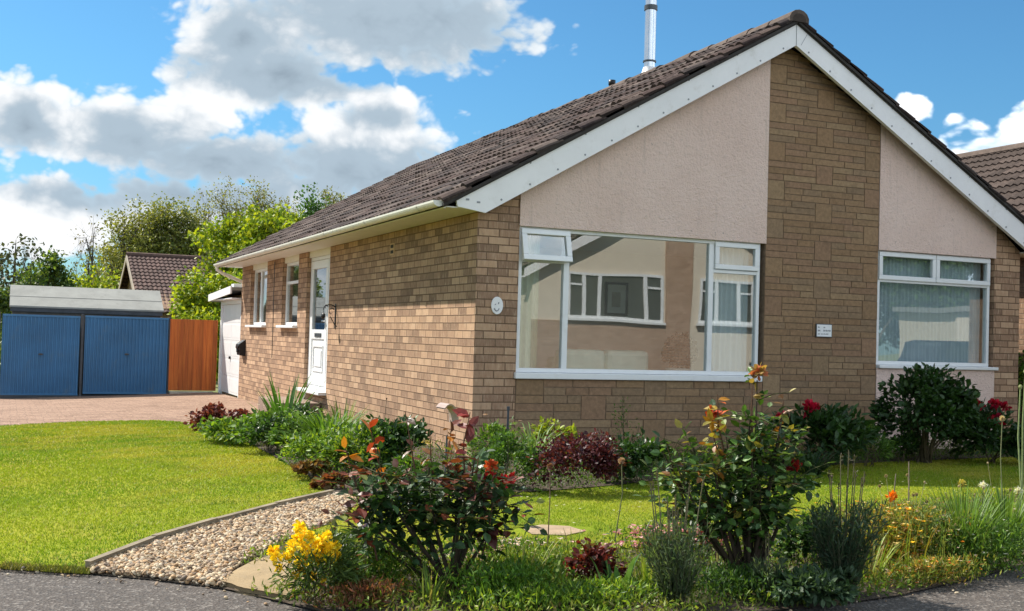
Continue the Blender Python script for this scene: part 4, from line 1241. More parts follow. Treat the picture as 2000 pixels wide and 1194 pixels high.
owin(-3.55, -.45, 1.82, 3.16, (-3.05, -2.55, -1.0)); owin(.85, 2.75, 1.82, 3.16, (1.45, 2.2))
g = Geo()
for s in (-1, 1):
    g.prism([(0, .2, 5.95), (s*5.0, .2, 3.2), (s*5.0, .2, 2.92), (0, .2, 5.66)], (0, .03, 0)); g.prism([(0, .19, 5.68), (s*5, .19, 2.95), (s*5, .19, 2.92), (0, .19, 5.65)], (0, -.22, 0))
g.build('bargeboard', M_barge, oh)
for s in (-1, 1):
    a = (5.0/5.7, 2.74/5.7)
    tile_slope((s*5.05, -9.3, 3.22), (0, 1, 0), (-s*a[0], 0, a[1]), 9.5, 5.75, (.09, .07, .06), parent=oh)

# ================================================================== planting
def unit(v): return v/(np.linalg.norm(v, axis=-1, keepdims=True)+1e-9)
def pick(cols, n, var=.25):
    cols = np.array(cols, float)
    return cols[rng.integers(0, len(cols), n)]*(1-var+2*var*rng.random((n, 1)))
LOC = lambda px, py: gp(px, py)
def lump_points(n, rx, ry, rz, cz, lumps=7, fill=.55, lr=.42):
    """points gathered in lumps over an uneven dome"""
    q = unit(rng.normal(0, 1, (lumps, 3))); q[:, 2] = np.abs(q[:, 2])*1.05-.38
    c = q*np.array([rx, ry, rz])*(fill+.25*rng.random((lumps, 1))) + np.array([0, 0, cz])
    i = rng.integers(0, lumps, n)
    d = unit(rng.normal(0, 1, (n, 3)))*(rng.random((n, 1))**.45)
    p = c[i] + d*np.array([rx, ry, rz])*lr*(.7+.6*rng.random((lumps, 1)))[i]
    p[:, 2] = np.maximum(p[:, 2], .01)
    out = unit((p-np.array([0, 0, cz*.6]))/np.array([rx, ry, rz]))
    return p, out
GREEN = [(.065, .14, .018), (.085, .18, .022), (.05, .11, .016), (.12, .22, .028)]
DARK = [(.020, .052, .012), (.028, .070, .015), (.040, .090, .020)]
LIME = [(.22, .33, .025), (.28, .37, .035), (.16, .27, .022)]
BRONZE = [(.16, .045, .02), (.22, .06, .025), (.11, .035, .018)]
def bush(name, label, cat, loc, rx, ry, h, n, L, Wd, cols, lumps=8, mt=None, flowers=None, stems=6, tmpl='ovate', group=None, up=.35, fill=.55, lr=.42, rz=None):
    t = thing(name, label, cat, loc, 0, group)
    cz = h*.48; z = h*.55 if rz is None else rz
    p, o = lump_points(n, rx, ry, z, cz, lumps, fill, lr)
    p[:, 2] = np.minimum(p[:, 2], h*1.02)
    d = unit(o + rng.normal(0, .55, (n, 3)) + np.array([0, 0, -.15]))
    nr_ = unit(o*.6 + rng.normal(0, .5, (n, 3)) + np.array([0, 0, up+.4]))
    g = Geo(); sz = .6+.7*rng.random(n)
    g.leaves(p, d, nr_, L*sz, Wd*sz, pick(cols, n), tmpl, .12)
    g.build('foliage', mt or M_leaf, t)
    if stems:
        g = Geo()
        for k in range(stems):
            e = p[rng.integers(n)]; m_ = e*np.array([.45, .45, .55])+rng.normal(0, .03, 3)
            g.tube([(rng.normal(0, .03), rng.normal(0, .03), 0), m_, e], max(.004, h*.012), .002, 5, (.09, .07, .04))
        g.build('stem', M_stem, t)
    if flowers:
        fn, num, size, fcols, zmin = flowers
        for k in range(num):
            a = rng.random()*6.28; rr = rng.random()**.5
            zz = h*(zmin+(1.02-zmin)*math.sqrt(max(0, 1-rr*rr))) if zmin < .99 else h
            g = Geo(); fn(g, np.array([rr*rx*math.cos(a), rr*ry*math.sin(a), zz]), size, fcols); g.build('flower', M_petal, t)
    return t
def pompon(g, c, s, cols, up=(0, 0, 1)):
    n = 46; q = unit(rng.normal(0, 1, (n, 3)) + np.array(up)*.55)
    g.leaves(c + q*s*.25*rng.random((n, 1)), q, unit(rng.normal(0, 1, (n, 3))), s*(.35+.3*rng.random(n)), s*.42, pick(cols, n, .2), 'petal', -.25)
def daisy(g, c, s, cols, up=(0, 0, 1)):
    n = 11; a = np.arange(n)*6.283/n; q = np.stack([np.cos(a), np.sin(a), np.full(n, .12)], 1)
    g.leaves(np.tile(c, (n, 1)), q, np.tile((0, 0, 1.), (n, 1)), s*.5, s*.22, pick(cols, n, .1), 'quad')
    q = unit(rng.normal(0, 1, (8, 3))+np.array((0, 0, 1.))); g.leaves(np.tile(c, (8, 1)), q, rng.normal(0, 1, (8, 3)), s*.14, s*.12, (.6, .4, .03), 'quad')
def blades(name, label, cat, loc, n, h, spread, wd, cols, droop=.5, mt=None, group=None, parts=None, erect=.6, seg=5):
    """a clump of strap leaves"""
    t = thing(name, label, cat, loc, 0, group)
    g = Geo(); strap(g, n, h, spread, wd, cols, droop, erect, seg); g.build('foliage', mt or M_leaf, t)
    return t
def strap(g, n, h, spread, wd, cols, droop, erect=.6, seg=5, base=.03, c0=(0, 0, 0)):
    a = rng.random(n)*6.283; o = np.stack([np.cos(a), np.sin(a), np.zeros(n)], 1)
    hh = h*(.55+.5*rng.random(n)); sp = spread*(.15+.9*rng.random(n)); b = o*base*rng.random((n, 1))*3 + np.array(c0)
    sd_ = np.stack([-np.sin(a), np.cos(a), np.zeros(n)], 1)
    c = pick(cols, n); V = []
    for k in range(seg+1):
        f_ = k/seg
        pos = b + o*(sp*(f_*(1-erect)+erect*f_**2.2))[:, None]
        pos[:, 2] += hh*(f_ - droop*f_**3*.55)
        w = wd*(1-.15*f_)*(1-f_**3)+.0008
        V.append(pos-sd_*w); V.append(pos+sd_*w)
    V = np.stack(V, 1); k2 = 2*(seg+1)
    F = np.vstack([np.stack([np.arange(n)*k2+2*k, np.arange(n)*k2+2*k+1, np.arange(n)*k2+2*k+3, np.arange(n)*k2+2*k+2], 1) for k in range(seg)])
    g.add(V.reshape(-1, 3), F, np.repeat(c, k2, 0))
def rose(label, loc, canes, leafcols, tipcols, nspray, dens, leafL, blooms, group=None, shoots=()):
    nspray = int(nspray*2.5); leafL = leafL*.98
    """canes: list of end points (right, up, depth) from the base; leaves as five leaflet sprays"""
    t = thing('rose_bush', label, 'rose bush', loc, 0, group)
    def W3(q): return RGT*q[0] + np.array([0, 0, q[1]]) + FWD*q[2]
    st = Geo(); sprays = []
    for c, (r, u_, dp, dens_) in enumerate(canes):
        e = W3((r, u_, dp)); m1 = W3((r*.45, u_*.36, dp*.35)) + rng.normal(0, .015, 3); m2 = W3((r*.8, u_*.72, dp*.75)) + rng.normal(0, .02, 3)
        b = np.array([rng.normal(0, .02), rng.normal(0, .02), -.01])
        pts = np.array([b, m1, m2, e]); tt = np.linspace(0, 1, 10)[:, None]
        cv = (1-tt)**3*pts[0] + 3*(1-tt)**2*tt*pts[1] + 3*(1-tt)*tt**2*pts[2] + tt**3*pts[3]
        st.tube(cv, .013, .003, 6, (.05, .035, .022))
        k = int(nspray*dens_)
        for i in range(k):
            f_ = .60+.40*rng.random()
            p = cv[min(9, int(f_*9))] + rng.normal(0, .01, 3)
            d = unit(rng.normal(0, 1, 3)*np.array([1, 1, .55]) + np.array([0, 0, .25]))
            sprays.append((p, d, f_))
    P_, D_, N_, C_, L_ = [], [], [], [], []
    for p, d, f_ in sprays:
        ln = .10+.14*rng.random(); e = p + d*ln + np.array([0, 0, -.02])
        st.tube([p, (p+e)/2+np.array([0, 0, .012]), e], .0028, .0012, 4, (.06, .07, .02))
        upv = unit(np.array([0, 0, 1.])+rng.normal(0, .45, 3)); sv = unit(np.cross(d, upv))
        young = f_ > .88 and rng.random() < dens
        for q, sgn, fw in ((.35, 1, .3), (.35, -1, .3), (.7, 1, .4), (.7, -1, .4), (1, 0, 1)):
            if rng.random() < .1: continue
            P_.append(p+(e-p)*q); D_.append(unit(sv*sgn+d*fw+rng.normal(0, .18, 3))); N_.append(upv+rng.normal(0, .25, 3))
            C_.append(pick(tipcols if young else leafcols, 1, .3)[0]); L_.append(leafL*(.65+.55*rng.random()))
    g = Geo(); L_ = np.array(L_)
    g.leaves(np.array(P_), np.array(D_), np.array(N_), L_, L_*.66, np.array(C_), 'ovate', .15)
    for (r, u_, dp, cols, k, ls) in shoots:       # young coloured shoots standing above the bush
        e = W3((r, u_, dp)); b0 = W3((r*.75, u_-.32, dp)); st.tube([b0, (b0+e)/2+rng.normal(0, .012, 3), e], .005, .0025, 5, (.10, .05, .025))
        q = b0 + (e-b0)*(.35+.65*rng.random((k, 1))); d = unit(rng.normal(0, 1, (k, 3))*np.array([1, 1, .5])+np.array([0, 0, .25]))
        LL = ls*(.7+.5*rng.random(k)); g.leaves(q, d, rng.normal(0, .4, (k, 3))+np.array([0, 0, 1.]), LL, LL*.55, pick(cols, k, .2), 'ovate', .25)
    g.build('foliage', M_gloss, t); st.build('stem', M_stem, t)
    for r, u_, dp, s, cols in blooms:
        g = Geo(); pompon(g, W3((r, u_, dp)), s, cols); g.build('flower', M_petal, t)
    return t
def stalk(name, label, cat, loc, h, lean, head, hs, cols, r=.0035, scol=(.16, .17, .07), group=None, bend=.02):
    """a bare flower stem with its head"""
    t = thing(name, label, cat, loc, 0, group)
    e = RGT*lean + np.array([0, 0, h])
    g = Geo(); g.tube([(0, 0, 0), e*.35+rng.normal(0, bend, 3)*.5, e*.7+rng.normal(0, bend, 3)*.5, e], r, r*.7, 6, scol); g.build('stem', M_stem, t)
    if head:
        g = Geo(); head(g, e, hs, cols); g.build('flower', M_petal, t)
    return t
def seedball(g, c, s, cols, up=(0, 0, 1)):
    n = 130; q = unit(rng.normal(0, 1, (n, 3))); q2 = q*s*.5
    g.leaves(c+q*s*.08, q, rng.normal(0, 1, (n, 3)), s*.5, s*.16, pick(cols, n, .2), 'quad')
def drumhead(g, c, s, cols, up=None):
    g.lathe([(.001, -s*.5), (s*.3, -s*.35), (s*.42, 0), (s*.3, s*.4), (.001, s*.5)], 8, cols[0], c)
def size(px, py, w): return w/ppm(gp(px, py))

# --- bed beside the side wall, from the driveway to the corner
bush('stonecrop', 'dark red stonecrop mound at the driveway end of the side bed', 'plant', LOC(436, 842), .36, .3, .40, 900, .06, .05, [(.14, .03, .03), (.19, .05, .045), (.09, .03, .025)], lumps=10)
bush('ground_cover', 'low lime green leafy patch beside the dark red stonecrop', 'plant', LOC(478, 866), .55, .5, .34, 1700, .06, .04, LIME+GREEN, lumps=12)
bush('ground_cover', 'bright green leafy mound at the lawn edge in front of the spiky leaves', 'plant', LOC(525, 882), .55, .5, .42, 1900, .055, .035, LIME[2:]+GREEN, lumps=12)
blades('iris_clump', 'tall upright sword leaves beside the doorstep', 'plant', LOC(553, 856), 34, .84, .55, .022, [(.07, .17, .03), (.10, .22, .04), (.05, .12, .02)], .12, erect=.35)
bush('flowering_shrub', 'round dark green shrub with tiny white flowers below the sword leaves', 'shrub', LOC(556, 884), .40, .36, .62, 1800, .045, .03, DARK+GREEN[:2], lumps=9, mt=M_gloss, flowers=(daisy, 34, .035, [(.8, .8, .75)], .45))
blades('day_lily', 'broad clump of arching green strap leaves by the middle of the lawn edge', 'plant', LOC(640, 905), 230, .78, .62, .010, LIME[2:]+GREEN[1:], .7, erect=.55)
bush('perennial_plant', 'wide lime green leafy drift in front of the arching strap leaves', 'plant', LOC(622, 925), .36, .30, .40, 1900, .05, .02, LIME+GREEN[1:], lumps=11)
bush('perennial_plant', 'leafy green filler between the white flowered shrub and the strap leaves', 'plant', LOC(592, 892), .34, .32, .46, 1600, .055, .026, LIME[2:]+GREEN, lumps=10)
blades('day_lily', 'taller narrow strap leaves against the brick wall behind the arching clump', 'plant', LOC(668, 880), 60, .66, .34, .009, GREEN[1:]+LIME[2:], .3, erect=.4)
bush('coral_bells', 'low brownish red leafy edging plant beside the lawn tip', 'plant', LOC(612, 938), .20, .14, .16, 420, .05, .045, [(.17, .07, .03), (.22, .13, .05), (.12, .09, .03)], lumps=8)
bush('coral_bells', 'low rusty edging plant at the pointed end of the left lawn', 'plant', LOC(655, 955), .17, .12, .13, 260, .05, .045, [(.2, .06, .03), (.16, .10, .04)], lumps=6)
bush('perennial_plant', 'fresh green leafy plant between the strap leaves and the dark shrub', 'plant', LOC(705, 940), .40, .32, .52, 2400, .05, .022, LIME+GREEN, lumps=12)
bush('evergreen_shrub', 'glossy dark green shrub against the side wall left of the corner', 'shrub', LOC(772, 938), .38, .34, .58, 2100, .05, .03, DARK+GREEN[:1], lumps=10, mt=M_gloss)
bush('perennial_plant', 'lime tinged low plant in front of the glossy dark shrub', 'plant', LOC(800, 955), .30, .2, .28, 800, .04, .024, LIME[2:]+GREEN, lumps=7)
for i, (px, py, h, l) in enumerate(((745, 905, .62, 'dry brown stem with a hooked tip against the side wall'), (720, 900, .42, 'short dry brown stem beside the hooked one'))):
    stalk('dried_plant', l, 'plant stem', LOC(px, py), h, .03, drumhead, .02, [(.10, .06, .03)], scol=(.10, .065, .04))
# ornament: a pale hooded stake by the corner
orn = thing('garden_ornament', 'pale curved hood on a thin stake in front of the house corner', 'garden ornament', LOC(866, 1010), 0)
g = Geo(); n = 9; aa = np.linspace(R(-8), R(132), n); ex = RGT; 
hoodc = np.array([0, 0, .66])
ring = [hoodc + RGT*(.058*math.cos(a)-.005) + np.array([0, 0, .12*math.sin(a)]) for a in aa]
V = []
for dpt in (-.07, .07):
    for q in ring: V.append(q + FWD*dpt - RGT*dpt*.5)
V = np.array(V); i = np.arange(n-1)
g.add(V, np.stack([i, i+1, n+i+1, n+i], 1)); V2 = hoodc+(V-hoodc)*.9; g.add(V2, np.stack([i, i+1, n+i+1, n+i], 1))
g.add(np.vstack([V[:n], V2[:n]]), np.stack([i, i+1, n+i+1, n+i], 1)); g.add(np.vstack([V[n:], V2[n:]]), np.stack([i, i+1, n+i+1, n+i], 1))
g.add([hoodc+RGT*.052+FWD*.04, hoodc+RGT*.052-FWD*.04, hoodc+RGT*.012-FWD*.015+np.array([0, 0, -.13]), hoodc+RGT*.012+FWD*.015+np.array([0, 0, -.13])], [(0, 1, 2, 3)])
g.add([hoodc+RGT*.046+FWD*.04, hoodc+RGT*.046-FWD*.04, hoodc+RGT*.004-FWD*.015+np.array([0, 0, -.13]), hoodc+RGT*.004+FWD*.015+np.array([0, 0, -.13])], [(0, 1, 2, 3)])
g.build('hood', simple('pale_clay', (.33, .25, .225), .8, var=.15), orn, smooth=False)
g = Geo(); g.tube([(0, 0, -.02), (.002, 0, .3), hoodc+RGT*.008+np.array([0, 0, -.10])], .007, .007, 6); g.build('stake', M_bpost, orn)

# --- bed under the front windows
bush('hardy_shrub', 'small leaved green shrub just right of the house corner', 'shrub', LOC(985, 958), .34, .30, .52, 2300, .032, .02, GREEN+DARK[2:], lumps=10)
bush('flowering_plant', 'loose pale flowered plant behind the small leaved corner shrub', 'plant', LOC(965, 930), .3, .22, .55, 900, .045, .018, LIME[2:]+GREEN, lumps=8, flowers=(daisy, 9, .04, [(.6, .4, .38)], .7))
blades('strap_plant', 'pale arching strap leaves behind the purple bush', 'plant', LOC(1040, 925), 70, .72, .42, .009, [(.16, .25, .07), (.22, .32, .12), (.09, .17, .03)], .75, erect=.5)
bush('golden_shrub', 'yellow green leafy tuft between strap leaves and the purple bush', 'shrub', LOC(1082, 915), .26, .22, .48, 700, .055, .03, [(.25, .30, .02), (.30, .36, .03), (.18, .24, .02)], lumps=7)
bush('barberry', 'rounded dark purple red bush under the large window', 'shrub', LOC(1125, 962), .46, .36, .56, 3000, .034, .024, [(.055, .010, .018), (.085, .016, .026), (.035, .008, .012), (.12, .03, .035)], lumps=16, stems=0, fill=.46, lr=.45)
bush('evergreen_shrub', 'dark green low shrub in shade right of the purple bush', 'shrub', LOC(1248, 946), .44, .3, .48, 2200, .045, .03, DARK, lumps=9, mt=M_gloss)
bush('airy_plant', 'tall wispy sprigs against the stone below the large window', 'plant', LOC(1218, 930), .16, .14, .72, 260, .025, .012, GREEN, lumps=9, stems=12, fill=.8)
blades('spiky_plant', 'dark arching grassy clump at the foot of the peony', 'plant', LOC(1585, 928), 110, .42, .52, .009, [(.03, .065, .03), (.045, .085, .04)], .85, erect=.5)
pe = bush('peony', 'dark leafy peony with one big crimson bloom by the stone panel', 'peony', LOC(1605, 915), .52, .42, .68, 1500, .10, .045, DARK, lumps=10, mt=M_gloss)
PINK = [(.55, .012, .055), (.42, .008, .035), (.65, .03, .09)]
for px, py, s in ((1585, 800, .15), (1525, 815, .10)):
    P0 = np.array(pe.location); d_ = FPX/ppm(P0); q = CAM + (_f*FPX+_r*(px-1000)+_u*(597-py))/FPX*(d_-.05)
    g = Geo(); pompon(g, q-P0, s, PINK); g.build('flower', M_petal, pe)
bush('feathery_plant', 'soft mid green feathery plant between the peony and the big shrub', 'plant', LOC(1695, 912), .26, .24, .52, 1300, .06, .012, GREEN, lumps=8, tmpl='quad')
bush('camellia', 'tall dark leafy shrub in front of the right hand window', 'shrub', LOC(1806, 905), .66, .5, 1.22, 6200, .062, .04, DARK+DARK+[(.035, .075, .015)], lumps=34, mt=M_gloss, stems=24, fill=.60, lr=.27)
bush('low_shrub', 'low dark green growth under the tall camellia', 'shrub', LOC(1760, 905), .4, .25, .34, 900, .05, .025, DARK+GREEN[:1], lumps=8)
re_ = bush('peony', 'dark peony with a group of red blooms at the right house corner', 'peony', LOC(1935, 905), .56, .42, .66, 1900, .10, .045, DARK, lumps=11, mt=M_gloss)
for px, py, s in ((1888, 803, .12), (1908, 793, .12), (1942, 790, .11), (1963, 796, .09), (1943, 822, .14), (1880, 815, .09)):
    P0 = np.array(re_.location); d_ = FPX/ppm(P0); q = CAM + (_f*FPX+_r*(px-1000)+_u*(597-py))/FPX*(d_-.1)
    g = Geo(); pompon(g, q-P0, s, [(.36, .008, .03), (.28, .006, .03), (.5, .015, .04)]); g.build('flower', M_petal, re_)
bush('garden_shrub', 'sunny green bush between the two houses at the right edge', 'shrub', (8.45, .9, 0), .5, .5, 1.35, 2200, .06, .035, LIME[2:]+GREEN, lumps=12)
g = Geo(); g.tube([(0, 0, -.02), (.004, 0, .62)], .011, .010, 7, cap=True); g.tube([(.004, 0, .60), (.004, 0, .635)], .014, .014, 7, cap=True)
o = g.build('garden_stake', M_bpost); o.location = LOC(988, 935); tag(o, 'thin dark stake standing against the corner brick pillar', 'stake')

# --- foreground border
B1 = LOC(880, 1152)
canes1 = [(-.50, .50, .05, 1.2), (-.38, .62, -.1, 1.2), (-.26, .60, .15, 1), (-.12, .63, -.08, 1.2), (.0, .60, .12, 1.1), (.10, .66, 0, 1.2), (.20, .58, -.12, 1.1), (.14, .50, .2, .9), (-.42, .36, -.15, 1), (-.2, .44, .18, 1), (.04, .42, -.18, 1.1), (-.55, .32, .1, .7), (.25, .44, .05, .9), (-.3, .45, .0, 1.1)]
rose('rose bush with dark leaves and bronze shoots left of the lawn, nearest the yellow flowers', B1, canes1, DARK+DARK+[(.03, .075, .02), (.05, .11, .03)], BRONZE+[(.14, .16, .03)], 9, .5, .062,
     [(.18, .55, -.05, .055, [(.45, .03, .02), (.3, .015, .015)]), (.235, .53, -.02, .058, [(.55, .03, .03), (.35, .01, .02)]), (.275, .545, .03, .05, [(.6, .05, .05), (.4, .02, .02)]), (.18, .61, 0, .05, [(.5, .09, .03)])],
     shoots=[(-.02, .80, .02, [(.25, .06, .02), (.42, .16, .02), (.16, .05, .03)], 8, .075), (.07, .87, .0, [(.30, .05, .04), (.2, .04, .03)], 10, .08), (-.13, .78, .05, [(.42, .30, .03), (.2, .09, .03)], 7, .07), (-.42, .78, .0, [(.5, .15, .02), (.35, .05, .02)], 8, .085), (-.54, .68, 0, [(.5, .2, .02), (.25, .09, .03)], 7, .075), (.12, .66, -.1, [(.10, .03, .025), (.08, .025, .02)], 10, .12), (.2, .5, -.12, [(.10, .03, .025), (.13, .03, .02)], 8, .10), (-.47, .47, -.1, [(.13, .03, .02), (.09, .025, .015)], 6, .10), (-.02, .68, .1, [(.25, .05, .03), (.16, .04, .02)], 6, .08), (-.26, .86, .1, [(.2, .12, .08), (.09, .06, .04)], 5, .06)])
B2 = LOC(1462, 1145)
canes2 = [(-.46, .68, 0, 1.1), (-.36, .54, .1, 1.1), (-.40, .62, -.1, 1.0), (-.30, .74, .05, 1.0), (-.28, .38, .05, 1.0), (.24, .66, .0, .9), (-.22, .66, -.1, 1.1), (-.12, .78, .08, 1.1), (.0, .96, 0, 1.1), (.06, .85, .1, 1.1), (.14, .88, -.05, 1.0), (.2, .74, .05, .9), (.10, .62, -.1, 1.2), (-.05, .64, .12, 1.2), (.02, .54, -.12, 1.3), (-.24, .48, -.08, 1.1), (.12, .50, .1, 1.1), (-.12, .46, .1, .9), (.05, .44, 0, .8), (.02, 1.06, 0, .6), (.15, .40, .05, .5), (-.18, .42, -.05, .6), (-.02, .72, -.1, 1.1)]
rose('tall rose bush with green leaves and orange tips in front of the large window sill', B2, canes2, DARK+GREEN+[(.07, .14, .045), (.12, .20, .06)], [(.24, .10, .02), (.16, .2, .03), (.3, .25, .04)], 9, .35, .055,  # last two leaf greens are paler to paint in sunlit tops
     [(.03, 1.10, 0, .07, [(.5, .16, .08), (.4, .25, .08)]), (-.20, .88, .05, .06, [(.55, .08, .02), (.4, .06, .02)]), (.22, .62, 0, .06, [(.3, .02, .02)])],
     shoots=[(-.18, .98, .02, [(.45, .10, .02), (.4, .18, .02), (.35, .25, .03)], 11, .07), (-.22, .84, .0, [(.35, .22, .03), (.4, .2, .02)], 8, .07), (.0, 1.10, 0, [(.10, .18, .04), (.3, .2, .05)], 9, .07), (.16, .96, 0, [(.22, .22, .04), (.25, .12, .03)], 9, .06), (-.44, .72, 0, [(.12, .18, .03), (.09, .15, .03)], 7, .05)])
# wallflower
YEL = [(.86, .66, .02), (.92, .75, .05), (.80, .56, .015)]
wf = bush('wallflower', 'bushy plant covered in bright yellow flowers at the road edge', 'flowering plant', LOC(622, 1176), .19, .17, .36, 1500, .05, .011, [(.07, .12, .02), (.10, .15, .03), (.05, .09, .02)], lumps=9, stems=10, tmpl='quad')
def cluster(g, c, s, cols, up=None):
    n = 44; s = s*1.02; q = unit(rng.normal(0, 1, (n, 3))+np.array([0, 0, .35])); g.leaves(c+q*s*.35*rng.random((n, 1)), unit(q+rng.normal(0, .3, (n, 3))), q, s*.42, s*.40, pick(cols, n, .15), 'petal', .1)
for px, py, s in ((533, 1078, .055), (541, 1090, .05), (585, 1030, .05), (590, 1042, .055), (580, 1055, .05), (572, 1070, .055), (597, 1072, .05), (563, 1088, .05), (600, 1090, .055), (615, 1085, .05), (620, 1062, .05), (632, 1055, .05), (628, 1072, .05), (645, 1075, .045), (640, 1045, .04), (585, 1098, .05), (652, 1068, .05), (660, 1088, .045), (545, 1110, .035), (590, 1118, .04), (612, 1125, .035), (632, 1130, .035), (575, 1125, .035), (608, 1050, .045), (625, 1095, .045)):
    P0 = np.array(wf.location); q = CAM + (_f*FPX+_r*(px-1000)+_u*(597-py))/FPX*(FPX/ppm(P0) - .08 + .1*rng.random())
    g = Geo(); cluster(g, q-P0, s, YEL); g.build('flower', M_petal, wf)
# lavenders and stems
GREY = [(.07, .115, .05), (.095, .14, .06), (.05, .085, .035), (.12, .165, .08)]
def lavender(label, loc, n, h, w, tall=0, cols=GREY, group='lavender clumps'):
    t = thing('lavender', label, 'lavender', loc, 0, group)
    g = Geo(); st = Geo()
    for k in range(n):
        a = rng.random()*6.28; r0 = w*.18*rng.random(); r1 = w*(.1+.5*rng.random()); hh = h*(.55+.45*rng.random())
        b = np.array([math.cos(a)*r0, math.sin(a)*r0, 0]); e = np.array([math.cos(a)*r1, math.sin(a)*r1, hh])
        st.tube([b, (b+e)/2+rng.normal(0, .01, 3), e], .0022, .0012, 4, (.07, .075, .04))
        m_ = int(34*hh/h); f_ = (.12+.88*rng.random((m_, 1))); q = b+(e-b)*f_
        d = unit(unit(e-b)*.9+rng.normal(0, .5, (m_, 3))); g.leaves(q, d, rng.normal(0, 1, (m_, 3)), .036+.024*rng.random(m_), .0075, pick(cols, m_), 'quad')
    for k in range(tall):
        a = rng.random()*6.28; e = np.array([math.cos(a)*w*.5*rng.random(), math.sin(a)*w*.5*rng.random(), h*(1.15+.5*rng.random())])
        st.tube([e*np.array([.2, .2, 0]), e*np.array([.7, .7, .5]), e], .0036, .0026, 5, (.11, .10, .05))
        g.leaves(e-np.array([0, 0, .05])*rng.random((14, 1)), unit(rng.normal(0, .5, (14, 3))+np.array([0, 0, 1.])), rng.normal(0, 1, (14, 3)), .018, .006, (.09, .08, .05), 'quad')
    g.build('foliage', M_leaf, t); st.build('stem', M_stem, t)
    return t
lavender('grey green lavender with tall bare flower stems in the middle foreground', LOC(1318, 1180), 95, .38, .34, 15)
lavender('large dark upright lavender by the road, right of the tall rose', LOC(1645, 1158), 150, .46, .34, 10, [(.032, .068, .035), (.048, .088, .045), (.07, .115, .055)])
lavender('small pale lavender at the road edge under the tall rose', LOC(1500, 1172), 26, .20, .17, 2, [(.08, .12, .06), (.11, .15, .08)])
bush('dark_shrub', 'small rounded dark shrub between the tall rose and the dark lavender', 'shrub', LOC(1578, 1112), .17, .16, .36, 1500, .03, .02, DARK+GREEN[:1], lumps=10, rz=.24)
# sweet william in dark red, iris leaves
bush('dark_red_plant', 'low dark red leafy plant in the middle of the border', 'plant', LOC(1150, 1148), .14, .13, .25, 620, .036, .024, [(.12, .018, .016), (.16, .03, .02), (.08, .014, .012), (.10, .06, .03)], lumps=11)
blades('iris_leaves', 'broad upright blue green leaves beside the dark red plant', 'plant', LOC(1212, 1165), 9, .30, .12, .018, [(.07, .16, .05), (.10, .20, .06)], .5, erect=.4)
blades('bulb_leaves', 'yellowing bulb leaves left of the dark red plant', 'plant', LOC(1080, 1160), 14, .26, .20, .008, [(.26, .30, .06), (.18, .25, .05)], .9, erect=.5)
# single stems with heads
SEED = [(.50, .34, .25), (.42, .28, .2)]
stalk('allium', 'tall stem with a pale pinkish round seed head in front of the large window', 'allium', LOC(1210, 1120), .60, -.005, seedball, .038, SEED)
stalk('allium', 'brown round seed head on a thin stem left of the pale pinkish one', 'allium', LOC(1066, 1115), .56, .008, seedball, .034, [(.30, .15, .09), (.22, .10, .07)], scol=(.16, .10, .06))
stalk('allium', 'cream round seed head on a tall stem near the right edge', 'allium', LOC(1952, 1080), .83, .004, seedball, .036, [(.62, .5, .33), (.5, .4, .25)], scol=(.19, .20, .09))
stalk('dried_plant', 'grey bare stem standing above the orange flowers', 'plant stem', LOC(1772, 1060), .52, .0, None, 0, None, scol=(.22, .17, .12), r=.005)
stalk('dried_plant', 'shorter grey bare stem just left of the tallest one', 'plant stem', LOC(1745, 1050), .42, .008, None, 0, None, scol=(.2, .16, .11), r=.005)
stalk('dried_plant', 'thin bare stem behind the dark lavender', 'plant stem', LOC(1622, 1060), .42, 0, drumhead, .02, [(.2, .15, .1)], scol=(.18, .15, .1))
for px, l, k, h in ((1988, 'tall green stem with a bud, leftmost at the right edge', .0, 1.02), (1996, 'tall green stem with a bud, outermost at the right edge', .004, 1.12)):
    stalk('budding_plant', l, 'plant stem', LOC(px, 1065), h, k, drumhead, .03, [(.35, .38, .18)], r=.007, scol=(.20, .25, .10))
for px, py, h, l in ((975, 1105, .36, 'dark thin stems below the red rose blooms'), (945, 1110, .30, 'leaning dark stem beside the red rose blooms')):
    stalk('slender_plant', l, 'plant stem', LOC(px, py), h, .03, drumhead, .018, [(.05, .05, .03)], scol=(.05, .06, .03))
stalk('orange_poppy', 'round orange flower on a thin stem above the orange patch', 'flower', LOC(1738, 1062), .30, .004, pompon, .055, [(.75, .20, .01), (.85, .3, .02)])
# the sunlit orange and yellow patch
def meadow(name, label, cat, loc, rx, ry, n, h, cols, fcols, nf, fs, strapn=0):
    t = thing(name, label, cat, loc)
    n = int(n*1.9); g = Geo(); p = np.stack([rng.normal(0, rx*.5, n), rng.normal(0, ry*.5, n), h*rng.random(n)**.8], 1)
    d = unit(rng.normal(0, .6, (n, 3))+np.array([0, 0, .7])); g.leaves(p, d, rng.normal(0, 1, (n, 3)), .020+.024*rng.random(n), .009, pick(cols, n, .35), 'quad')
    if strapn: strap(g, strapn, h*1.15, rx*.4, .003, cols, .25, .4, 4, base=rx*.35)
    g.build('foliage', M_leaf, t)
    if nf:
        g = Geo()
        p = np.stack([rng.normal(0, rx*.48, nf), rng.normal(0, ry*.48, nf), h*(.25+.8*rng.random(nf))], 1)
        for q in p:
            m_ = 7; a = np.arange(m_)*6.283/m_; dd = np.stack([np.cos(a), np.sin(a), .3+0*a], 1)+rng.normal(0, .15, (m_, 3))
            s = fs*(.6+.7*rng.random()); g.leaves(np.tile(q, (m_, 1)), dd, np.tile((0, 0, 1.), (m_, 1)), s, s*.6, pick(fcols, 1, .2), 'quad')
        o = g.build('flower', M_petal, t); o['kind'] = 'stuff'
    return t
ORA = [(.75, .38, .02), (.80, .50, .03), (.70, .22, .02), (.78, .62, .25)]
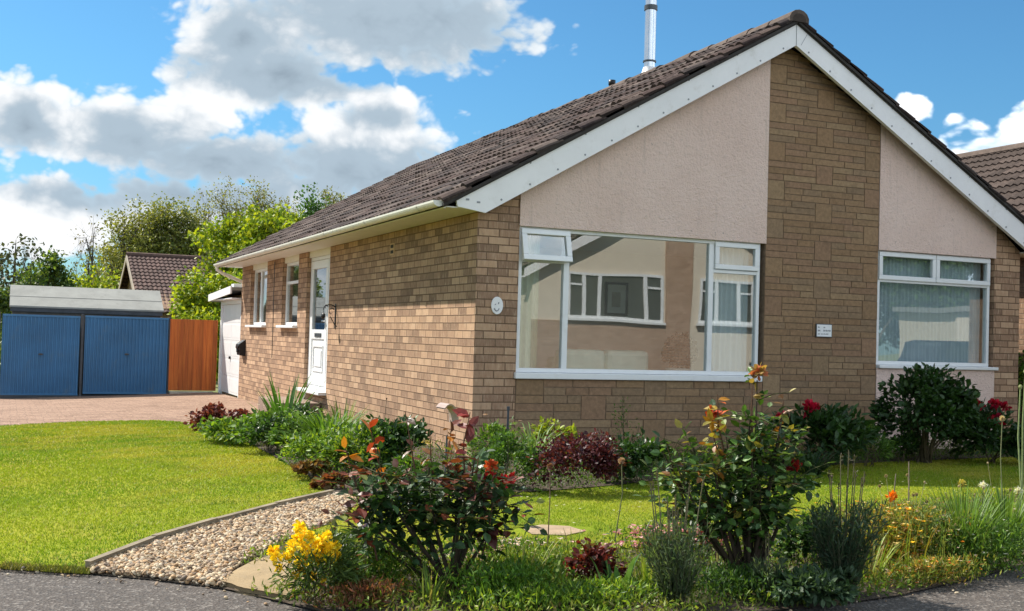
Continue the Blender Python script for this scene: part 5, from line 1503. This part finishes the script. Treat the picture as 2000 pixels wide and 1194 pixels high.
meadow('wildflowers', 'sunlit yellow and orange flower patch right of the dark lavender', 'flowers', LOC(1735, 1110), .34, .22, 1900, .34, [(.22, .24, .03), (.30, .28, .04), (.14, .20, .03), (.30, .18, .04)], ORA, 260, .018, 60)
meadow('wildflowers', 'pale pink and cream flowered tangle beside the orange patch', 'flowers', LOC(1810, 1105), .32, .22, 1700, .33, [(.12, .19, .04), (.2, .24, .06), (.10, .15, .04)], [(.6, .42, .38), (.62, .55, .42), (.6, .3, .1)], 190, .014, 90)
meadow('low_flowers', 'low reddish orange flowers along the road under the tangle', 'flowers', LOC(1815, 1140), .36, .10, 900, .12, [(.20, .26, .03), (.26, .27, .05), (.12, .18, .03), (.3, .2, .04)], [(.7, .3, .06), (.72, .5, .12), (.6, .5, .35), (.5, .12, .03)], 120, .013)
blades('tall_grass', 'tall fine green stems with white flower heads at the right', 'grass clump', LOC(1880, 1105), 210, .52, .28, .0038, [(.12, .22, .04), (.17, .28, .05), (.08, .15, .03)], .22, erect=.35)
blades('tall_grass', 'dense green grassy clump beside the two tall budded stems', 'grass clump', LOC(1962, 1085), 240, .52, .30, .0042, [(.10, .19, .03), (.07, .14, .025), (.15, .25, .05)], .3, erect=.35)
meadow('leafy_plant', 'leafy green undergrowth below the tall fine stems', 'plant', LOC(1925, 1110), .4, .22, 1900, .26, GREEN+LIME[2:], [(.7, .7, .62)], 26, .014)
for px, py, h, l in ((1915, 1075, .40, 'white flower head on a dark stem among the tall grass'), (1985, 1070, .36, 'small white flower head close to the right edge'), (1873, 1070, .40, 'yellowish flower spray above the tall grass')):
    stalk('white_flower', l, 'flower', LOC(px, py), h, .01, cluster, .045, [(.75, .74, .7)] if px != 1873 else [(.5, .42, .08), (.6, .5, .15)], scol=(.06, .07, .03))
meadow('pink_flowers', 'low pink flowered carpet behind the middle lavender', 'flowers', LOC(1330, 1082), .46, .10, 900, .16, LIME[2:]+GREEN, [(.62, .28, .33), (.66, .4, .42), (.55, .2, .28)], 420, .024)
meadow('pink_flowers', 'pale pink flower carpet right of the dark leaved rose', 'flowers', LOC(985, 1112), .30, .10, 900, .15, LIME[2:]+GREEN, [(.66, .44, .42), (.70, .58, .52)], 240, .019, 20)
meadow('yellow_herbs', 'yellowish green herbs around the foot of the brown seed head', 'plant', LOC(1070, 1130), .34, .14, 1300, .15, [(.24, .28, .03), (.17, .24, .03), (.10, .18, .02)], [(.6, .55, .3)], 40, .012, 60)
meadow('leafy_plant', 'bright green grassy tuft right of the dark leaved rose', 'plant', LOC(985, 1172), .26, .16, 1200, .16, [(.10, .22, .02), (.15, .28, .03), (.07, .16, .02)], None, 0, 0, 110)
meadow('rust_plant', 'rust coloured low plant under the left rose at the road', 'plant', LOC(705, 1184), .17, .10, 700, .10, [(.28, .10, .05), (.2, .09, .04), (.14, .13, .03)], None, 0, 0, 0)
meadow('leafy_plant', 'mixed green undergrowth between yellow flowers and left rose', 'plant', LOC(735, 1140), .30, .22, 1500, .17, GREEN+LIME[2:]+[(.16, .15, .03)], [(.6, .55, .3)], 14, .012, 20)
meadow('leafy_plant', 'sunlit green undergrowth at the very front between rose and lavender', 'plant', LOC(1130, 1186), .50, .16, 1500, .10, LIME+GREEN[1:], [(.62, .6, .3)], 26, .011, 60)
meadow('leafy_plant', 'dark shaded undergrowth round the stems of the tall rose', 'plant', LOC(1440, 1165), .28, .18, 1200, .13, GREEN+DARK, None, 0, 0, 20)
bush('sage', 'soft grey green foliage spilling over the road edge below the dark lavender', 'plant', LOC(1620, 1176), .36, .15, .16, 1300, .045, .022, [(.05, .095, .045), (.075, .125, .06), (.035, .07, .03)], lumps=11)
for px, py, n_, h_, sp_, l in ((1020, 1150, 40, .30, .16, 'thin upright green leaves left of the yellowing bulb leaves'), (1120, 1110, 34, .26, .14, 'fine light green blades behind the dark red plant'),
        (1262, 1150, 46, .30, .15, 'fine green blades between the iris leaves and the middle lavender'), (1400, 1150, 30, .24, .14, 'short fine blades between the middle lavender and the tall rose'),
        (840, 1178, 36, .22, .16, 'short light blades at the road in front of the left rose'), (1700, 1140, 50, .34, .18, 'yellowish fine blades at the right of the dark lavender'),
        (1850, 1090, 60, .40, .2, 'mixed fine blades between the orange patch and the tall fine stems')):
    blades('fine_grass', l, 'grass clump', LOC(px, py), n_, h_, sp_, .0032, [(.20, .30, .04), (.26, .33, .06), (.13, .22, .03), (.34, .30, .10)], .35, erect=.4)
# loose ground cover over the rest of the border, nobody could count it
def cover(name, poly, n, h, cols, label):
    p = clear(scatter(poly, n)); n = len(p); z = gz(p[:, 0], p[:, 1]); q = np.stack([p[:, 0], p[:, 1], z + h*rng.random(n)**1.7], 1)
    d = unit(rng.normal(0, .8, (n, 3))+np.array([0, 0, .7])); g = Geo()
    t = np.clip(.5+.6*vnoise(p, 2.2, 21), 0, 1)[:, None]; c = pick(cols[0], n)*(1-t)+pick(cols[1], n)*t
    g.leaves(q, d, rng.normal(0, 1, (n, 3)), .018+.028*rng.random(n), .011, c, 'quad')
    o = g.build(name, M_leaf); tag(o, label, 'ground cover', kind='stuff')
cover('ground_cover', border, 34000, .06, (GREEN[1:]+LIME[2:]+[(.14, .12, .05)], LIME+[(.26, .24, .06), (.22, .15, .06)]), 'low mixed green ground cover of the front border')
cover('ground_cover', sidebed, 26000, .15, (GREEN+[(.09, .07, .04)], LIME[2:]+[(.13, .09, .05)]), 'low green growth over the soil beside the house walls')
fe = np.array(frontbed_edge[1:]); strip = list(fe) + [np.array((9.6, -2.1)), np.array((9.6, -1.5))] + list((fe + np.array((.1, .55)))[::-1])
cover('ground_cover', strip, 12000, .20, (DARK+GREEN, GREEN+LIME[2:]), 'low leafy fringe where the house bed meets the front lawn')
# ragged grass, stray pebbles and litter along the road edge
re2 = np.array(road_edge[:4] + road_edge[4:5]); 
edge_strip = [q+np.array((-.02, -.05)) for q in road_edge[:3]] + [q+np.array((.02, .06)) for q in road_edge[:3]][::-1]
tag(turf('grass', edge_strip, 1500, .01, .032, ((.10, .12, .02), (.22, .2, .05), (.24, .17, .08))), 'ragged longer grass along the road edge of the left lawn', 'grass', kind='stuff')
estrip = [q+np.array((-.06, -.16)) for q in road_edge] + [q+np.array((.0, .03)) for q in road_edge][::-1]
tag(stones(estrip, 420, .003, .011, PEBC+[(.10, .07, .04), (.06, .05, .04)], -.012).build('pebbles', M_peb, smooth=True), 'stray grit and small stones along the road edge', 'gravel', kind='stuff')
for i in range(14):
    px = 1720+260*rng.random(); py = 1050+45*rng.random()
    stalk('wheat_grass', 'thin wheat coloured seed stem among the tall fine grass', 'plant stem', LOC(px, py), .30+.22*rng.random(), rng.normal(0, .04), drumhead if i % 2 else seedball, .016 if i % 2 else .022, [(.42, .34, .2), (.3, .25, .15)], scol=(.30, .27, .13), r=.0022, group='wheat coloured seed stems')
# daisies in the front lawn
p = scatter(flawn, 260); p = p[p[:, 1] < -2.6][:150]
g = Geo()
for q in p: daisy(g, np.array([q[0], q[1], float(gz(*q))+.045]), .022, [(.8, .8, .78)])
tag(g.build('daisies', M_petal), 'tiny white daisies scattered in the front lawn', 'daisies', kind='stuff')

# ================================================================== trees
def tree(name, label, cat, loc, h, rx, ry, cz, rz, nlimb, nend, leaves, L, cols, trunk_r=.18, bare=.0, group=None, clump=.5, bark=(.09, .07, .05), twigs=3, mt=None, sink=0.0, seed=0):
    """tapered trunk, limbs that fork to twig ends in an uneven crown, leaves clustered round the ends"""
    t = thing(name, label, cat, loc, 0, group)
    r_ = np.random.default_rng(seed+77)
    g = Geo(); top = np.array([r_.normal(0, rx*.06), r_.normal(0, ry*.06), h*.97])
    tk = np.array([[0, 0, -.3], [r_.normal(0, .06)*h*.1, r_.normal(0, .06)*h*.1, h*.3], top*np.array([.7, .7, .62]), top])
    g.tube(tk, [trunk_r, trunk_r*.75, trunk_r*.45, trunk_r*.06], seg=8, col=bark)
    def tp(z):
        zz = np.clip(z, 0, h*.97); return np.array([np.interp(zz, tk[:, 2], tk[:, k]) for k in range(3)])
    lumps = unit(r_.normal(0, 1, (nlimb, 3)))*np.array([rx, ry, rz])*(.55+.4*r_.random((nlimb, 1))) + np.array([0, 0, cz])
    limb = []
    for c in lumps:
        b = tp(max(h*.16, c[2]-.5*np.hypot(c[0], c[1])-h*.16)); m_ = (b+c)/2+np.array([0, 0, .03*h])+r_.normal(0, .03*h, 3)*.6
        tt = np.linspace(0, 1, 6)[:, None]; cv = (1-tt)**2*b+2*(1-tt)*tt*m_+tt**2*c
        g.tube(cv, trunk_r*.36, trunk_r*.10, 5, bark); limb.append(cv)
    ends = []
    for k in range(nend):
        i = r_.integers(nlimb); e = lumps[i] + unit(r_.normal(0, 1, 3))*np.array([rx, ry, rz])*.42*r_.random()**.5
        if ((e[0]/rx)**2+(e[1]/ry)**2+((e[2]-cz)/rz)**2) > 1.25: e = lumps[i]+(e-lumps[i])*.5
        b = limb[i][r_.integers(2, 6)]; m_ = (b+e)/2+r_.normal(0, .02*h, 3)
        g.tube([b, m_, e], trunk_r*.09, trunk_r*.025, 4, bark); ends.append((e, unit(e-b)))
        for j in range(twigs):
            e2 = e+unit(unit(e-b)*.7+r_.normal(0, .6, 3)+np.array([0, 0, .25]))*h*(.05+.06*r_.random()); g.tube([(m_+e)/2 if j % 2 else e, e2], trunk_r*.035, trunk_r*.012, 3, bark); ends.append((e2, unit(e2-e)))
    g.build('trunk', M_bark, t)
    if leaves:
        E = np.array([e for e, _ in ends]); i = r_.integers(0, len(E), leaves)
        p = E[i] + unit(r_.normal(0, 1, (leaves, 3)))*clump*1.35*r_.random((leaves, 1))**.55
        o = unit((p-np.array([0, 0, cz*.9]))/np.array([rx, ry, rz])); d = unit(r_.normal(0, 1, (leaves, 3))+o*.5+np.array([0, 0, -.2]))
        tone = (.75+.5*r_.random(len(E)))[i][:, None]; cc = np.array(cols)[r_.integers(0, len(cols), leaves)]*tone*(.8+.4*r_.random((leaves, 1)))
        sz = L*(.6+.7*r_.random(leaves)); gl = Geo(); gl.leaves(p, d, unit(o*.4+r_.normal(0, .7, (leaves, 3))+np.array([0, 0, .5])), sz, sz*.68, cc, 'quad'); gl.build('crown', mt or M_leaf, t)
    return t
def spot(px, depth):
    d = (_f*FPX+_r*(px-1000)+_u*(597-690))/FPX; q = CAM+d*depth; return np.array([q[0], q[1], float(gz(q[0], q[1]))])
def hgt(px, py, depth): return float((CAM+(_f*FPX+_r*(px-1000)+_u*(597-py))/FPX*depth)[2])
OLIVE = [(.19, .21, .045), (.24, .255, .06), (.15, .17, .045), (.28, .28, .075)]
SPRING = [(.34, .40, .02), (.42, .46, .03), (.22, .30, .02), (.12, .20, .02)]
BR_ = [(.13, .12, .06), (.17, .15, .07), (.10, .095, .05)]
def T(name, label, px, py, depth, wpx, vz, *a, **k):
    s = spot(px, depth); h = (hgt(px, py, depth)-s[2])*.93; w = wpx/2/FPX*depth
    return tree(name, label, 'tree', s, h, w, w*.8, h*(1-vz), h*vz, *a, **k)
T('leafy_tree', 'big bright yellow green tree behind the white garage', 480, 394, 33, 250, .52, 24, 260, 62000, .135, SPRING+[(.2,.3,.02)], .2, clump=.26, seed=1)
T('conifer', 'dark narrow treetop rising out of the bright green tree', 592, 366, 35, 24, .36, 12, 50, 5000, .10, [(.05, .12, .02), (.07, .16, .03)], .12, clump=.16, seed=2)
T('leafy_tree', 'dark green dense tree at the left edge above the shed', 48, 488, 31, 150, .55, 16, 160, 30000, .11, [(.035, .075, .015), (.06, .11, .02), (.16, .22, .04)], .16, clump=.25, seed=3)
T('bare_tree', 'sparse dark tree standing behind the dense tree at the left edge', 20, 440, 48, 110, .5, 14, 90, 1500, .2, [(.06, .07, .03)], .17, clump=.3, seed=4, twigs=5)
T('bare_tree', 'leafless twiggy tree above the grey shed roof', 168, 424, 56, 112, .62, 20, 150, 700, .14, BR_, .15, clump=.25, seed=5, twigs=6, bark=(.06, .05, .04))
T('willow_tree', 'loose light green tree between the twiggy tree and the round tree', 238, 398, 60, 110, .55, 16, 130, 9500, .16, OLIVE, .2, clump=.45, seed=6)
T('round_tree', 'large rounded olive green tree behind the red brown roof', 322, 380, 62, 150, .50, 20, 200, 24000, .16, OLIVE+[(.12, .17, .04)], .3, clump=.42, seed=7)
T('leafy_tree', 'hazy green tree in the gap left of the round tree', 215, 440, 66, 120, .5, 14, 100, 5000, .22, OLIVE, .2, clump=.5, seed=17)
for k, (px, py, w, n, l) in enumerate(((398, 372, 62, 1900, 'thin brownish tree just right of the round olive tree'), (440, 362, 72, 2600, 'tall airy tree, second right of the round olive tree'), (490, 360, 76, 3600, 'tall pale green airy tree above the bright tree, left of its dark top'), (545, 366, 74, 3000, 'airy greenish tree directly left of the dark narrow treetop'), (640, 370, 72, 3600, 'pale green airy tree right of the dark narrow treetop'), (685, 380, 62, 2200, 'airy tree half hidden by the roof slope of the bungalow'))):
    T('airy_tree', l, px, py, 74+k, w, .48, 12, 130, int(n*3.2), .15, OLIVE+BR_[:2], .22, clump=.42, seed=20+k, twigs=5, group='airy trees on the skyline')
bush('hedge', 'yellow green hedge between the shed and the red brown roof', 'hedge', spot(165, 44)+np.array([0, 0, 0]), 3.0, 1.0, 4.0, 9000, .14, .10, SPRING, lumps=22, fill=.75, lr=.3)
bush('climbing_shrub', 'yellow green shrub tops showing above the orange gate', 'shrub', spot(402, 29.5), .75, .4, 2.3, 2200, .09, .06, SPRING, lumps=10)
for x, y, h, sd_ in ((3, -36, 8, 34), (55, -24, 9, 33)):
    tree('leafy_tree', {31: 'tree behind the opposite bungalow, right of its chimneyless ridge', 32: 'tree beyond the far end of the road', 33: 'tree at the far right across the road', 34: 'tree across the road behind the camera'}[sd_], 'tree', (x, y, 0), h, 3, 3, h*.62, h*.36, 14, 110, 16000, .15, OLIVE+GREEN, .22, clump=.5, seed=sd_, group='trees across the road')

for x_, y_, w_, h_ in ((27.5, -26, 3.6, 7.6), (33.5, -26.5, 3.8, 8.0)):  # added out of view as a dark backdrop for the right hand window's reflection
    bush('hedge', 'unseen tall dark hedge added across the road to darken the window reflection, %s' % ('far right of the pale garage' if x_ > 30 else 'behind the parked car'), 'hedge', (x_, y_, 0), w_, 1.2, h_, 20000, .22, .15, DARK+GREEN, lumps=26, fill=.7, lr=.3)
# parked car and pale garage across the road, mirrored in the right hand window
car = thing('parked_car', 'dark blue estate car parked across the road', 'car', (23.3, -15.6, 0), R(8))
M_car = simple('dark_blue_paint', (.012, .018, .035), .22, .3, var=.1); M_tyre = simple('tyre', (.015, .015, .015), .85); M_cglass = simple('car_glass', (.02, .025, .03), .08, .0)
g = Geo(); prof = [(-2.15, .35), (-2.2, .75), (-2.05, .95), (-1.9, 1.40), (-1.6, 1.48), (.1, 1.50), (.55, 1.42), (1.15, .98), (1.95, .86), (2.2, .66), (2.2, .34)]
g.prism([(x, -.86, z) for x, z in prof], (0, 1.72, 0)); g.build('body', M_car, car, bevel=.07)
for y in (-.868, .866):
    g = Geo(); g.prism([(-1.8, y, 1.0), (-1.72, y, 1.38), (.1, y, 1.40), (.5, y, 1.33), (.95, y, 1.0)], (0, .004, 0)); g.build('side_window', M_cglass, car)
for x in (-1.35, 1.35):
    for y in (-.78, .78):
        w = Geo(); w.lathe([(.0, -.1), (.30, -.1), (.32, -.06), (.32, .06), (.30, .1), (.0, .1)], 18)
        o = w.build('wheel', M_tyre, car, smooth=False); o.rotation_euler = (R(90), 0, 0); o.location = (x, y, .32)
        w = Geo(); w.lathe([(.0, -.108), (.19, -.106), (.2, .106), (0, .108)], 12); h_ = w.build('rim', M_steel, o)
for y in (-.62, .62):
    g = Geo(); g.box(2.16, 2.22, y-.16, y+.16, .58, .72); g.build('headlight', M_cglass, car, bevel=.02)
pg_ = thing('pale_garage', 'cream rendered garage across the road behind the parked car', 'garage', (30.6, -21, 0))
g = Geo(); g.box(-2.6, 2.6, -3, 0, -.2, 2.7); g.build('wall', M_orender, pg_)
g = Geo(); g.box(-2.8, 2.8, -3.2, .15, 2.71, 2.9); g.build('roof', M_felt, pg_)
g = Geo(); g.box(-1.2, 1.2, .005, .05, -.1, 2.1); g.build('door', M_white, pg_, bevel=.01)
